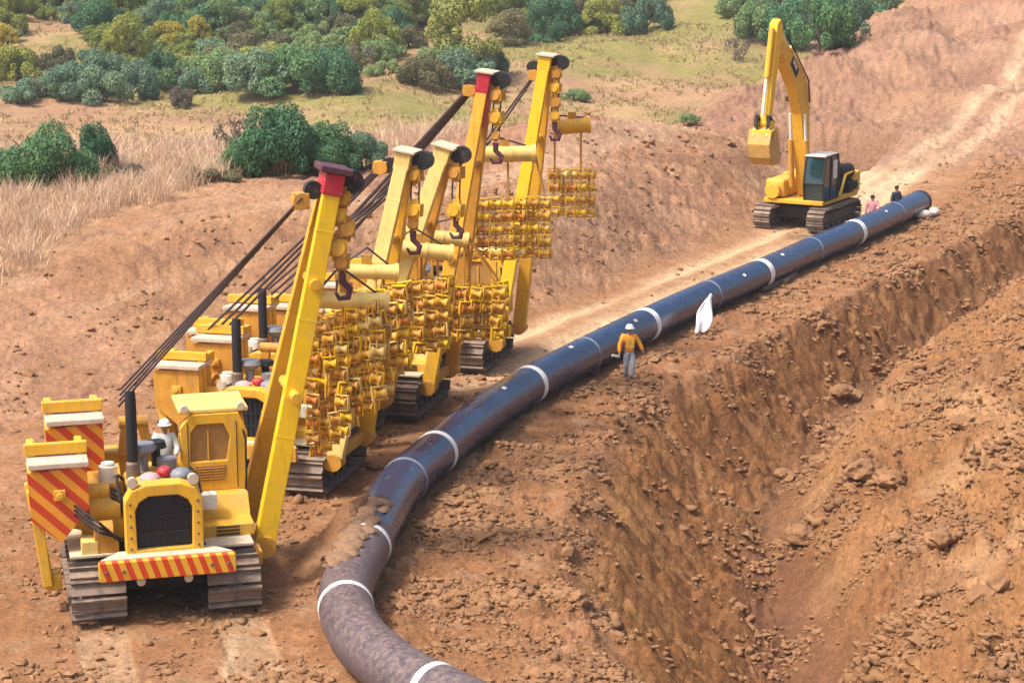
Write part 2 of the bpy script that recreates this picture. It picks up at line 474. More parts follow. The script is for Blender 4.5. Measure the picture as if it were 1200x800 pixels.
# ------------------------------------------------------------------ mesh builder and object helpers
class MB:
    def __init__(s):
        s.v, s.f = [], []

    def add(s, vs, fs):
        b = len(s.v)
        s.v += [tuple(v) for v in vs]
        s.f += [tuple(i + b for i in f) for f in fs]
        return s

    def box(s, c, size, rot=None):
        x, y, z = size[0] / 2, size[1] / 2, size[2] / 2
        vs = [Vector((sx * x, sy * y, sz * z)) for sz in (-1, 1) for sy in (-1, 1) for sx in (-1, 1)]
        if rot is not None:
            vs = [rot @ v for v in vs]
        c = Vector(c)
        return s.add([v + c for v in vs], [(0, 2, 3, 1), (4, 5, 7, 6), (0, 1, 5, 4), (2, 6, 7, 3), (0, 4, 6, 2), (1, 3, 7, 5)])

    def beam(s, p0, p1, w0, h0, w1=None, h1=None, up=(0, 0, 1)):
        """tapered box beam, w along the side axis, h along the up axis"""
        p0, p1 = Vector(p0), Vector(p1)
        w1 = w0 if w1 is None else w1
        h1 = h0 if h1 is None else h1
        d = (p1 - p0).normalized()
        side = d.cross(Vector(up))
        side = side.normalized() if side.length > 1e-4 else Vector((0, 1, 0))
        u = side.cross(d).normalized()
        vs = []
        for p, w, h in ((p0, w0, h0), (p1, w1, h1)):
            for a, b in ((-1, -1), (1, -1), (1, 1), (-1, 1)):
                vs.append(p + side * a * w / 2 + u * b * h / 2)
        return s.add(vs, [(0, 1, 2, 3), (7, 6, 5, 4), (0, 4, 5, 1), (1, 5, 6, 2), (2, 6, 7, 3), (3, 7, 4, 0)])

    def tube(s, p0, p1, r0, r1=None, n=10, caps=True):
        p0, p1 = Vector(p0), Vector(p1)
        r1 = r0 if r1 is None else r1
        d = (p1 - p0).normalized()
        a = d.orthogonal().normalized()
        b = d.cross(a)
        vs = []
        for p, r in ((p0, r0), (p1, r1)):
            vs += [p + (a * math.cos(2 * math.pi * i / n) + b * math.sin(2 * math.pi * i / n)) * r for i in range(n)]
        fs = [(i, (i + 1) % n, n + (i + 1) % n, n + i) for i in range(n)]
        if caps:
            fs += [tuple(range(n))[::-1], tuple(range(n, 2 * n))]
        return s.add(vs, fs)

    def path(s, pts, rad, n=8):
        pts = [Vector(p) for p in pts]
        rs = rad if isinstance(rad, (list, tuple)) else [rad] * len(pts)
        vs, fs = [], []
        a = None
        for i, p in enumerate(pts):
            d = (pts[min(i + 1, len(pts) - 1)] - pts[max(i - 1, 0)]).normalized()
            a = d.orthogonal().normalized() if a is None else (a - d * a.dot(d)).normalized()
            b = d.cross(a)
            vs += [p + (a * math.cos(2 * math.pi * k / n) + b * math.sin(2 * math.pi * k / n)) * rs[i] for k in range(n)]
        for i in range(len(pts) - 1):
            fs += [(i * n + k, i * n + (k + 1) % n, (i + 1) * n + (k + 1) % n, (i + 1) * n + k) for k in range(n)]
        e = (len(pts) - 1) * n
        fs += [tuple(range(n))[::-1], tuple(range(e, e + n))]
        return s.add(vs, fs)

    def prism(s, poly, plane, a, b):
        """polygon extruded: plane 'xz' along y, 'yz' along x, 'xy' along z"""
        def put(p, t):
            return {'xz': (p[0], t, p[1]), 'yz': (t, p[0], p[1]), 'xy': (p[0], p[1], t)}[plane]
        n = len(poly)
        vs = [put(p, a) for p in poly] + [put(p, b) for p in poly]
        fs = [tuple(range(n)), tuple(range(n, 2 * n))[::-1]]
        fs += [(i, n + i, n + (i + 1) % n, (i + 1) % n) for i in range(n)]
        return s.add(vs, fs)

    def ring(s, outer, inner, plane, a, b):
        def put(p, t):
            return {'xz': (p[0], t, p[1]), 'yz': (t, p[0], p[1]), 'xy': (p[0], p[1], t)}[plane]
        n = len(outer)
        vs = [put(p, a) for p in outer] + [put(p, a) for p in inner] + [put(p, b) for p in outer] + [put(p, b) for p in inner]
        fs = []
        for i in range(n):
            j = (i + 1) % n
            fs += [(i, j, n + j, n + i), (2 * n + j, 2 * n + i, 3 * n + i, 3 * n + j), (j, i, 2 * n + i, 2 * n + j), (n + i, n + j, 3 * n + j, 3 * n + i)]
        return s.add(vs, fs)

    def ball(s, c, r, n=10, m=6):
        c = Vector(c)
        r = Vector(r) if not isinstance(r, (int, float)) else Vector((r, r, r))
        vs = [c + Vector((0, 0, -r.z))]
        for i in range(1, m):
            t = math.pi * i / m
            vs += [c + Vector((r.x * math.sin(t) * math.cos(2 * math.pi * k / n), r.y * math.sin(t) * math.sin(2 * math.pi * k / n), -r.z * math.cos(t))) for k in range(n)]
        vs.append(c + Vector((0, 0, r.z)))
        fs = [(0, 1 + (k + 1) % n, 1 + k) for k in range(n)]
        for i in range(m - 2):
            fs += [(1 + i * n + k, 1 + i * n + (k + 1) % n, 1 + (i + 1) * n + (k + 1) % n, 1 + (i + 1) * n + k) for k in range(n)]
        e = len(vs) - 1
        fs += [(e, e - n + k, e - n + (k + 1) % n) for k in range(n)]
        return s.add(vs, fs)

    def mesh(s, name, m, smooth=False):
        me = bpy.data.meshes.new(name)
        me.from_pydata(s.v, [], s.f)
        bm = bmesh.new()
        bm.from_mesh(me)
        bmesh.ops.recalc_face_normals(bm, faces=bm.faces)
        bm.to_mesh(me)
        bm.free()
        if smooth:
            me.polygons.foreach_set('use_smooth', [True] * len(me.polygons))
            me.set_sharp_from_angle(angle=R(40))
        me.materials.append(m)
        return me

    def build(s, name, m, parent=None, bevel=0.0, smooth=False, label=None):
        o = link(name, s.mesh(name, m, smooth), parent)
        if bevel:
            b = o.modifiers.new('bevel', 'BEVEL')
            b.width = bevel
            b.segments = 2
            b.limit_method = 'ANGLE'
            b.angle_limit = R(35)
        if label:
            o['label'] = label
        return o


def link(name, data, parent=None):
    o = bpy.data.objects.new(name, data)
    COL.objects.link(o)
    if parent is not None:
        o.parent = parent
    return o


def tag(o, label=None, cat=None, group=None, kind=None):
    for k, v in (('label', label), ('category', cat), ('group', group), ('kind', kind)):
        if v:
            o[k] = v
    return o


def empty(name, loc, rz=0.0, label=None, cat=None, group=None):
    o = bpy.data.objects.new(name, None)
    COL.objects.link(o)
    o.location = loc
    o.rotation_euler = (0, 0, rz)
    return tag(o, label, cat, group)


def place(name, me, parent, loc, rot=(0, 0, 0), scale=None, m=None):
    o = link(name, me, parent)
    o.location = loc
    o.rotation_euler = rot
    if scale is not None:
        o.scale = scale
    if m is not None:
        o.material_slots[0].link = 'OBJECT'
        o.material_slots[0].material = m
    return o


def copy_tree(o, parent=None, swap=None):
    c = o.copy()
    COL.objects.link(c)
    c.parent = parent
    if swap and c.type == 'MESH' and c.material_slots and c.material_slots[0].material in swap:
        mm = swap[c.material_slots[0].material]
        c.material_slots[0].link = 'OBJECT'
        c.material_slots[0].material = mm
    for ch in list(o.children):
        copy_tree(ch, c, swap)
    return c


def np_mesh(name, V, F, m, smooth=False):
    """mesh from arrays, all faces with the same corner count"""
    me = bpy.data.meshes.new(name)
    nv, nf, k = len(V), len(F), F.shape[1]
    me.vertices.add(nv)
    me.vertices.foreach_set('co', np.ascontiguousarray(V, np.float32).ravel())
    me.loops.add(nf * k)
    me.loops.foreach_set('vertex_index', np.ascontiguousarray(F, np.int32).ravel())
    me.polygons.add(nf)
    me.polygons.foreach_set('loop_start', np.arange(0, nf * k, k, dtype=np.int32))
    me.polygons.foreach_set('use_smooth', np.full(nf, smooth))
    me.update()
    me.validate()
    me.materials.append(m)
    return me


# ------------------------------------------------------------------ ground
def ground_material():
    m = bpy.data.materials.new('soil')
    m.use_nodes = True
    nt = m.node_tree
    L = nt.links.new
    p = nt.nodes['Principled BSDF']
    p.inputs['Roughness'].default_value = 0.95
    p.inputs['Specular IOR Level'].default_value = 0.15
    at = _n(nt, 'ShaderNodeAttribute', attribute_name='soil')
    tc = _n(nt, 'ShaderNodeTexCoord')
    col = at.outputs['Color']
    for sc, lo, hi, tint in ((0.35, 0.86, 1.13, (1, 1, 1)), (1.9, 0.78, 1.2, (1, 0.97, 0.93)), (8.0, 0.72, 1.25, (1, 1, 1))):
        no = _n(nt, 'ShaderNodeTexNoise')
        no.inputs['Scale'].default_value = sc
        no.inputs['Detail'].default_value = 6
        no.inputs['Roughness'].default_value = 0.7
        L(tc.outputs['Object'], no.inputs['Vector'])
        mr = _n(nt, 'ShaderNodeMapRange')
        mr.inputs[1].default_value = 0.32
        mr.inputs[2].default_value = 0.68
        mr.inputs[3].default_value = lo
        mr.inputs[4].default_value = hi
        L(no.outputs['Fac'], mr.inputs[0])
        vm = _n(nt, 'ShaderNodeVectorMath', operation='SCALE')
        L(col, vm.inputs[0])
        L(mr.outputs[0], vm.inputs['Scale'])
        col = vm.outputs[0]
    L(col, p.inputs['Base Color'])
    b1 = _n(nt, 'ShaderNodeBump')
    b1.inputs['Strength'].default_value = 1.0
    b1.inputs['Distance'].default_value = 0.14
    n1 = _n(nt, 'ShaderNodeTexNoise')
    n1.inputs['Scale'].default_value = 4.5
    n1.inputs['Detail'].default_value = 7
    n1.inputs['Roughness'].default_value = 0.7
    L(tc.outputs['Object'], n1.inputs['Vector'])
    L(n1.outputs['Fac'], b1.inputs['Height'])
    L(b1.outputs[0], p.inputs['Normal'])
    return m


def build_ground():
    ys = [4, 8, 13, 18, 22, 26, 28]
    y = 29.0
    while y < 480:
        ys.append(y)
        y *= 1.0027 if y < 130 else (1.0045 if y < 260 else 1.012)
    ys += [520, 560, 620]
    ys = np.array(ys)
    ang = np.concatenate([np.linspace(-62, -22, 24)[:-1], np.linspace(-22, -16.5, 40)[:-1], np.linspace(-16.5, 16.5, 640), np.linspace(16.5, 22, 40)[1:], np.linspace(22, 62, 24)[1:]])
    ta = np.tan(np.radians(ang))
    Y, Tn = np.meshgrid(ys, ta, indexing='ij')
    X = Y * Tn
    z, m = land(X, Y)
    h, strip, road, pr, c1, c2 = relief(X, Y, m)
    Z = z + h
    # soil colours
    def mixc(c, col, w):
        w = w[..., None]
        return c * (1 - w) + np.array(col) * w
    big = perlin(X / 11, Y / 11, 201)
    midn = perlin(X / 3.0, Y / 3.0, 202)
    sml = perlin(X / 0.8, Y / 0.8, 203)
    c = np.zeros(X.shape + (3,)) + np.array((0.315, 0.168, 0.088))
    c = mixc(c, (0.385, 0.225, 0.140), sst(-0.1, 0.5, midn) * 0.6)
    c = mixc(c, (0.29, 0.150, 0.078), sst(-0.2, 1.0, m['up']) * 0.6)
    c = mixc(c, (0.43, 0.295, 0.20), sst(0.1, 0.5, sml) * 0.35)
    # scraped bank, pinker
    bk = sst(-0.5, 1.5, m['d'])
    c = mixc(c, (0.375, 0.225, 0.130), bk * 0.9)
    c = mixc(c, (0.40, 0.240, 0.155), bk * sst(0, 0.5, big) * 0.6)
    c = mixc(c, (0.30, 0.160, 0.090), bk * sst(0.05, 0.45, midn) * 0.5)
    stk = perlin((X - Y) / 1.1, (X + Y) / 9, 240)
    c = mixc(c, (0.28, 0.155, 0.105), bk * (1 - m['hill']) * sst(0.15, 0.5, stk) * 0.45)
    c = mixc(c, (0.48, 0.325, 0.22), bk * (1 - m['hill']) * sst(0.15, 0.5, -stk) * 0.35)
    mound = bk * sst(78, 90, Y) * sst(6, 9, m['d'])
    c = mixc(c, (0.35, 0.195, 0.130), mound * 0.7)
    berm = bk * sst(70, 78, Y) * (1 - sst(104, 112, Y)) * sst(0.2, 0.8, m['d'] - m['run']) * (1 - sst(2.0, 2.8, m['d'] - m['run'])) * (1 - m['hill'])
    c = mixc(c, (0.50, 0.345, 0.23), berm * 0.65)
    # haul road, pale and packed
    c = mixc(c, (0.66, 0.50, 0.34), road * (0.62 + 0.4 * np.cos((m['up'] + 4.9) * 3.0)).clip(0, 1) * 0.9)
    ax = X - np.interp(Y, [96, 106, 116, 128], [14.5, 18.0, 22.3, 27.5])
    ahead = sst(98, 102, Y) * (1 - sst(121, 128, Y)) * (np.exp(-((ax + 1.5) / 0.75) ** 2) + np.exp(-((ax - 1.2) / 0.75) ** 2) + 0.35 * np.exp(-(ax / 2.6) ** 2)).clip(0, 1)
    c = mixc(c, (0.64, 0.49, 0.34), ahead * 0.9)
    c = mixc(c, (0.46, 0.335, 0.23), pr * 0.6)
    lx = X + 5.55 + (Y - 36.5) * 0.03
    c = mixc(c, (0.56, 0.44, 0.32), np.exp(-(lx / 0.10) ** 2) * (1 - sst(39.2, 40.2, Y)) * 0.75)   # pale trail pressed by a shoe edge
    # trench wall and floor, their shade deepened in the soil colour, then spoil
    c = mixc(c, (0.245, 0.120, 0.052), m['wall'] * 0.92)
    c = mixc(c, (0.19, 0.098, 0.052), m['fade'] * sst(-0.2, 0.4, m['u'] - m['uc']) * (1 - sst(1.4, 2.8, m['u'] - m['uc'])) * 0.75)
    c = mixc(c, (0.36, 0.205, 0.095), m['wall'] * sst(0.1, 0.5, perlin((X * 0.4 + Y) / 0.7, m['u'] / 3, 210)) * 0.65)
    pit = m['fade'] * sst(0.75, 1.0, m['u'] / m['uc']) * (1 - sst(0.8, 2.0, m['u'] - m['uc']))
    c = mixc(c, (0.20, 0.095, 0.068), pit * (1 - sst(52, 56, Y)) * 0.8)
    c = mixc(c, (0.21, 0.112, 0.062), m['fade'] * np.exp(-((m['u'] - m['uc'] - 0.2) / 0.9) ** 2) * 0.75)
    c = mixc(c, (0.33, 0.178, 0.084), m['spoil'] * 0.85)
    c = mixc(c, (0.45, 0.285, 0.165), m['spoil'] * sst(0.1, 0.5, midn) * 0.7)
    c = mixc(c, (0.22, 0.108, 0.058), m['spoil'] * sst(0.0, 0.45, perlin(X / 2.6 + 9, Y / 4, 207)) * 0.55)
    # dirt hill
    c = mixc(c, (0.335, 0.205, 0.135), m['hill'] * 0.92)
    c = mixc(c, (0.38, 0.245, 0.175), m['hill'] * sst(0.0, 0.45, big) * 0.7)
    c = mixc(c, (0.24, 0.135, 0.10), m['hill'] * sst(0.1, 0.4, perlin(X / 5 + 3, Y / 9, 230)) * 0.45)
    c = mixc(c, (0.29, 0.165, 0.125), m['hill'] * sst(0.15, 0.5, midn) * 0.5)
    for ox in (0.0, 2.4):
        tl = X - np.interp(Y, [116, 124, 140, 165], [24.5, 29.0, 36.5, 45.0]) + ox + 0.4 * perlin(Y / 5, Y * 0, 260)
        c = mixc(c, (0.58, 0.43, 0.29), m['hill'] * np.exp(-(tl / 0.7) ** 2) * 0.7)
    # valley and far hillside: dry grass turning green to the right
    dr = m['drop']
    g = sst(-0.25, 0.5, perlin(X / 24, Y / 24, 220) + 0.35 * midn + np.interp(X, [-30, 0, 15], [-0.25, 0.0, 0.3]) + np.interp(Y, [140, 240], [-0.1, 0.25]))
    field = np.zeros(X.shape + (3,)) + np.array((0.40, 0.275, 0.155))
    field = mixc(field, (0.34, 0.215, 0.135), sst(-0.1, 0.5, big))
    field = mixc(field, (0.23, 0.225, 0.075), g * 0.95)
    c = c * (1 - dr[..., None]) + field * dr[..., None]
    gl = np.interp(X, [-60, -40, -16.4, -14.9, -11.1, -7.1, -3, 0], [50, 55, 66, 74, 83, 88, 93, 140])
    gm = sst(-1.5, 2.5, Y - gl) * (1 - dr) * (m['d'] > 2) * (1 - m['hill']) * (1 - sst(-3, 0, X))
    c = mixc(c, (0.47, 0.315, 0.185), gm * 0.9)
    nr, nc = X.shape
    idx = np.arange(nr * nc).reshape(nr, nc)
    F = np.stack([idx[:-1, :-1], idx[:-1, 1:], idx[1:, 1:], idx[1:, :-1]], -1).reshape(-1, 4)
    V = np.stack([X, Y, Z], -1).reshape(-1, 3)
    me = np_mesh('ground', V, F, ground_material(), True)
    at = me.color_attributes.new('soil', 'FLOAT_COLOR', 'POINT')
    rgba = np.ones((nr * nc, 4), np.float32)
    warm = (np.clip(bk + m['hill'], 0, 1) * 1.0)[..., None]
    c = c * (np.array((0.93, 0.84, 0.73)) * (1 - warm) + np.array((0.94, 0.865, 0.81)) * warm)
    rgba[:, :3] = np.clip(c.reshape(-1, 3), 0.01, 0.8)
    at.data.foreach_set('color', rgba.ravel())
    o = link('ground', me)
    tag(o, kind='structure')


build_ground()


# ------------------------------------------------------------------ pipelayers
def track_path(s, hx, zc, rr):
    """point and outward angle at distance s round the crawler"""
    L, A = 2 * hx, math.pi * rr
    s %= 2 * L + 2 * A
    if s < L:
        return -hx + s, zc + rr, math.pi / 2
    s -= L
    if s < A:
        a = math.pi / 2 - s / rr
        return hx + rr * math.cos(a), zc + rr * math.sin(a), a
    s -= A
    if s < L:
        return hx - s, zc - rr, -math.pi / 2
    s -= L
    a = -math.pi / 2 - s / rr
    return -hx + rr * math.cos(a), zc + rr * math.sin(a), a


def make_crawler(root, y, wid, hx, zc, rr, npad, side):
    mb = MB().box((0, y, zc + 0.02), (2 * hx - 0.2, wid * 0.42, rr * 0.9)).box((0, y, zc - rr * 0.55), (2 * hx - 0.5, wid * 0.3, rr * 0.3))
    tr = mb.build('track', M['steel'], root, 0.03)
    for nm, x in (('idler_wheel', hx), ('sprocket', -hx)):
        w = MB().tube((x, y - wid * 0.14, zc), (x, y + wid * 0.14, zc), rr * 0.93, n=20).tube((x, y - wid * 0.3, zc), (x, y + wid * 0.3, zc), rr * 0.35, n=14)
        if nm == 'sprocket':
            for k in range(12):
                a = 2 * math.pi * k / 12
                w.box((x + rr * 0.93 * math.cos(a), y, zc + rr * 0.93 * math.sin(a)), (0.09, wid * 0.14, 0.09), Matrix.Rotation(-a, 3, 'Y'))
        w.build(nm, M['steel'], tr, smooth=True)
    for k in range(5):
        x = -hx + 0.55 + k * (2 * hx - 1.1) / 4
        MB().tube((x, y - wid * 0.32, zc - rr * 0.72), (x, y + wid * 0.32, zc - rr * 0.72), rr * 0.26, n=12).build('track_roller', M['steel'], tr, smooth=True)
    per = 4 * hx + 2 * math.pi * rr
    pitch = per / npad
    pad = MB().box((0, 0, 0.025), (pitch * 0.90, wid, 0.05)).box((-pitch * 0.36, 0, 0.09), (0.05, wid, 0.10)).box((pitch * 0.36, 0, 0.04), (0.07, wid * 0.98, 0.06))
    pad.box((0, -0.12, -0.04), (pitch * 0.8, 0.06, 0.08)).box((0, 0.12, -0.04), (pitch * 0.8, 0.06, 0.08))
    pm = pad.mesh('track_shoe', M['track'])
    for k in range(npad):
        x, z, a = track_path(k * pitch, hx, zc, rr)
        place('track_shoe', pm, tr, (x, y, z), (rnd.uniform(-0.012, 0.012), math.pi / 2 - a, rnd.uniform(-0.008, 0.008)))
    return tr


def build_pipelayer():
    root = empty('pipelayer', (0, 0, 0))
    for y, s in ((1.40, 1), (-1.40, -1)):
        make_crawler(root, y, 1.12, 1.75, 0.60, 0.47, 30, s)
    # hull
    MB().prism([(-2.0, 0.62), (1.75, 0.62), (2.05, 0.95), (2.05, 1.45), (-2.0, 1.45)], 'xz', -0.78, 0.78).build('hull', M['dark'], root, 0.02)
    MB().box((0.1, 1.42, 1.34), (2.9, 1.0, 0.06)).box((0.1, -1.42, 1.34), (2.9, 1.0, 0.06)).build('fender', M['dusty'], root, 0.01)
    # bumper
    MB().box((2.52, 0, 1.30), (0.16, 2.80, 0.40)).build('bumper', M['stripe_bar'], root, 0.015, label='orange and red striped front bumper bar')
    MB().prism([(1.95, -0.95), (2.45, -1.36), (2.45, 1.36), (1.95, 0.95)], 'xy', 1.46, 1.53).build('bumper_deck', M['dusty'], root, 0.01)
    b = MB()
    for y in (-0.7, 0.7):
        b.box((2.2, y, 1.25), (0.55, 0.14, 0.26))
    b.build('bumper_bracket', M['dark'], root, 0.01)
    b = MB()
    for y in (-0.55, 0.42):
        b.tube((2.44, y, 1.03), (2.54, y, 1.03), 0.09, n=12)
    b.build('tow_eye', M['dusty'], root, smooth=True)
    # radiator shell and grille
    outer = [(-0.80, 1.50), (0.80, 1.50), (0.80, 2.62), (0.66, 2.86), (0.36, 2.97), (-0.36, 2.97), (-0.66, 2.86), (-0.80, 2.62)]
    inner = [(-0.57, 1.58), (0.57, 1.58), (0.59, 2.42), (0.50, 2.60), (0.30, 2.72), (-0.30, 2.72), (-0.50, 2.60), (-0.59, 2.42)]
    MB().ring(outer, inner, 'yz', 1.72, 2.16).build('radiator_shell', M['yellow'], root, 0.03)
    gr = MB().prism([(p[0] * 1.02, p[1] + 0.005) for p in inner], 'yz', 1.80, 1.98).build('grille', M['grille'], root)
    bar = MB().box((0, 0, 0), (0.03, 0.022, 1.06)).mesh('grille_bar', M['dark'])
    for k in range(9):
        place('grille_bar', bar, gr, (2.0, -0.48 + k * 0.12, 2.12))
    hb = MB().box((0, 0, 0), (0.025, 1.12, 0.03)).mesh('grille_rail', M['dark'])
    for z in (1.9, 2.25):
        place('grille_rail', hb, gr, (2.02, 0, z))
    # bonnet, engine
    MB().prism([(-0.66, 2.30), (0.66, 2.30), (0.66, 2.66), (0.45, 2.90), (-0.45, 2.90), (-0.66, 2.66)], 'yz', 0.05, 1.70).build('bonnet', M['yellow'], root, 0.03)
    e = MB().box((0.9, 0, 1.86), (1.55, 0.78, 0.86))
    for k in range(6):
        e.tube((0.3 + k * 0.24, -0.48, 2.0), (0.3 + k * 0.24, 0.48, 2.0), 0.085, n=8)
    e.box((0.9, 0, 1.62), (1.5, 1.1, 0.24))
    e.build('engine_block', M['ochre'], root, 0.015)
    MB().tube((1.05, -0.52, 2.3), (1.05, -0.52, 3.15), 0.15, n=14).tube((1.05, -0.52, 3.15), (1.05, -0.52, 3.25), 0.15, 0.09, n=14).build('muffler', M['steel'], root, smooth=True)
    MB().path([(1.05, -0.52, 3.2), (1.05, -0.52, 4.45), (1.0, -0.52, 4.70)], [0.12, 0.12, 0.11], 12).build('exhaust_pipe', M['black'], root, smooth=True)
    ac = MB().tube((0.75, -0.28, 2.88), (0.75, -0.28, 3.24), 0.11, n=12).tube((0.75, -0.28, 3.24), (0.75, -0.28, 3.38), 0.16, 0.30, n=16).tube((0.75, -0.28, 3.38), (0.75, -0.28, 3.50), 0.30, 0.24, n=16)
    ac.tube((0.72, 0.22, 2.9), (0.72, 0.22, 3.14), 0.20, 0.22, n=14)
    ac.build('air_cleaner', M['greycap'], root, smooth=True)
    MB().tube((0.40, 0.02, 2.9), (0.40, 0.02, 3.30), 0.10, n=12).tube((0.40, 0.02, 3.30), (0.40, 0.02, 3.44), 0.24, 0.20, n=14).build('pre_cleaner', M['black'], root, smooth=True)
    MB().ball((1.52, -0.22, 2.94), (0.22, 0.22, 0.12), 12, 7).build('radiator_cap', M['pinkcap'], root, smooth=True)
    MB().ball((1.35, 0.10, 3.02), (0.16, 0.16, 0.12), 12, 7).build('filler_cap', M['red'], root, smooth=True)
    MB().ball((1.48, 0.44, 2.95), (0.24, 0.24, 0.16), 12, 7).build('tank_cap', M['greycap'], root, smooth=True)
    # operator station
    fr = [(0.62, 2.05), (2.02, 2.05), (2.08, 3.35), (1.90, 3.78), (0.86, 3.78), (0.62, 3.5)]
    wn = [(0.82, 2.72), (1.62, 2.72), (1.70, 3.24), (1.56, 3.56), (0.98, 3.56), (0.84, 3.38)]
    MB().ring(fr, [(y * 0.999, z) for y, z in wn], 'yz', -0.45, -0.27).build('cab_front', M['yellow'], root, 0.02)
    MB().prism(wn, 'yz', -0.40, -0.36).build('screen', M['screen'], root)
    vt = MB().prism([(0.95, 2.28), (1.55, 2.28), (1.60, 2.62), (0.92, 2.62)], 'yz', -0.30, -0.255).build('vent_panel', M['screen'], root)
    for k in range(5):
        MB().box((-0.25, 1.26, 2.33 + k * 0.06), (0.02, 0.58, 0.018)).build('vent_slat', M['ochre'], vt)
    MB().box((-0.262, 0.78, 2.85), (0.012, 0.015, 1.5)).build('door_seam', M['dark'], root)
    MB().box((-0.262, 1.84, 2.85), (0.012, 0.015, 1.5)).build('door_seam', M['dark'], root)
    for k in range(3):
        MB().tube((0.98, 1.2, 1.42 + k * 0.08), (0.98, 1.7, 1.42 + k * 0.08), 0.018, n=6).build('step_rung', M['dark'], root)
    MB().path([(-0.22, 1.98, 1.7), (-0.16, 2.02, 2.4), (-0.16, 2.02, 3.2), (-0.24, 1.98, 3.4)], 0.025, 6).build('grab_rail', M['black'], root, smooth=True)
    MB().tube((-0.35, 0.72, 3.93), (-0.20, 0.72, 3.93), 0.085, n=12).build('work_lamp', M['dusty'], root, smooth=True)
    MB().tube((-0.35, 1.95, 3.93), (-0.20, 1.95, 3.93), 0.085, n=12).build('work_lamp', M['dusty'], root, smooth=True)
    MB().box((-0.33, 1.22, 3.0), (0.04, 0.03, 0.8)).build('screen_bar', M['yellow'], root)
    MB().prism([(-1.75, 1.6), (-0.45, 1.6), (-0.45, 3.55), (-0.7, 3.7), (-1.75, 3.7)], 'xz', 1.96, 2.04).prism([(-1.75, 1.6), (-0.45, 1.6), (-0.45, 2.7), (-1.75, 2.9)], 'xz', 0.64, 0.72).box((-1.75, 1.35, 2.3), (0.08, 1.25, 1.4)).build('cab_side', M['yellow'], root, 0.015)
    MB().box((-1.1, 1.36, 3.84), (1.55, 1.52, 0.10)).build('cab_roof', M['pale'], root, 0.03)
    MB().prism([(-0.3, 1.36), (0.95, 1.36), (0.95, 1.62), (0.35, 1.62), (0.05, 2.05), (-0.3, 2.05)], 'xz', 0.80, 2.02).build('cab_step', M['yellow'], root, 0.02)
    MB().box((0.45, 1.0, 2.05), (0.30, 0.55, 0.34)).build('battery_box', M['white'], root, 0.02)
    MB().box((-1.0, 0.95, 2.05), (0.6, 0.55, 0.14)).box((-1.26, 0.95, 2.42), (0.14, 0.55, 0.7)).build('seat', M['black'], root, 0.04)
    lv = MB()
    for k in range(4):
        lv.tube((-0.55 + 0.0 * k, 0.55 + k * 0.1, 2.0), (-0.48, 0.56 + k * 0.1, 2.55), 0.018, n=6).ball((-0.48, 0.56 + k * 0.1, 2.57), 0.035, 6, 4)
    lv.build('lever', M['black'], root)
    # deck, tank, winch
    MB().box((-0.55, -0.05, 1.68), (1.2, 1.4, 0.42)).build('deck', M['ochre'], root, 0.015)
    MB().box((-1.75, -0.35, 2.15), (0.62, 1.25, 1.25)).build('fuel_tank', M['yellow'], root, 0.05)
    MB().tube((-0.35, -0.75, 2.25), (-0.35, -1.55, 2.25), 0.40, n=20).tube((-0.35, -0.72, 2.25), (-0.35, -0.78, 2.25), 0.54, n=20).tube((-0.35, -1.55, 2.25), (-0.35, -1.61, 2.25), 0.54, n=20).build('winch_drum', M['ochre'], root, smooth=True)
    MB().tube((0.55, -0.80, 2.05), (0.55, -1.45, 2.05), 0.34, n=18).tube((0.55, -1.0, 2.45), (0.55, -1.5, 2.45), 0.18, n=14).box((0.2, -1.05, 1.65), (1.3, 0.6, 0.5)).build('gear_case', M['yellow'], root, 0.01, smooth=True)
    MB().tube((1.25, -1.0, 1.75), (1.25, -1.4, 1.75), 0.26, n=16).box((1.25, -1.15, 1.5), (0.45, 0.5, 0.25)).build('hydraulic_pump', M['ochre'], root, 0.01, smooth=True)
    for k in range(4):
        h = MB()
        h.path([(0.9, -0.5, 1.9 + 0.12 * k), (0.75, -0.95, 2.25 + 0.1 * k), (0.2, -1.2, 2.2 + 0.1 * k), (-0.1, -1.6, 2.0 + 0.12 * k)], 0.032, 6)
        h.build('hose', M['black'], root, smooth=True)
    MB().beam((-1.35, -0.55, 2.7), (-1.35, -0.45, 3.5), 0.18, 0.22).beam((-1.35, 0.05, 2.7), (-1.35, -0.15, 3.5), 0.18, 0.22).tube((-1.35, -0.62, 3.45), (-1.35, 0.02, 3.45), 0.14, n=14).build('fairlead', M['ochre'], root, 0.01)
    # counterweights with their hanger
    plate = [(-0.62, 0.62), (0.60, 0.70), (0.62, -0.22), (0.02, -0.92), (-0.58, -0.40)]
    for x0, y0, z0, nm in ((1.22, -2.08, 2.52, 'front'), (-0.55, -1.62, 2.98, 'rear')):
        cw = MB()
        for k in range(3):
            xx = x0 - 0.06 - k * 0.36
            cw.prism([(y0 + p[0] * 0.98, z0 + p[1] * 0.98) for p in plate], 'yz', xx - 0.28, xx)
        c = cw.build('counterweight', M['yellow'], root, 0.02)
        MB().prism([(y0 + p[0], z0 + p[1]) for p in plate], 'yz', x0 - 0.04, x0 + 0.03).build('warning_plate', M['stripe_plate'], c, label='orange and red striped plate on the counterweight')
        t = MB().box((x0 - 0.45, y0 + 0.02, z0 + 0.76), (1.15, 1.24, 0.12))
        t.build('lid_plate', M['lid'], c, 0.02)
        t = MB().box((x0 - 0.55, y0 + 0.0, z0 + 0.98), (0.16, 1.30, 0.24)).box((x0 - 0.95, y0 - 0.5, z0 + 0.85), (0.9, 0.16, 0.3)).box((x0 - 0.95, y0 + 0.5, z0 + 0.85), (0.9, 0.16, 0.3))
        t.build('hanger', M['yellow'], c, 0.02)
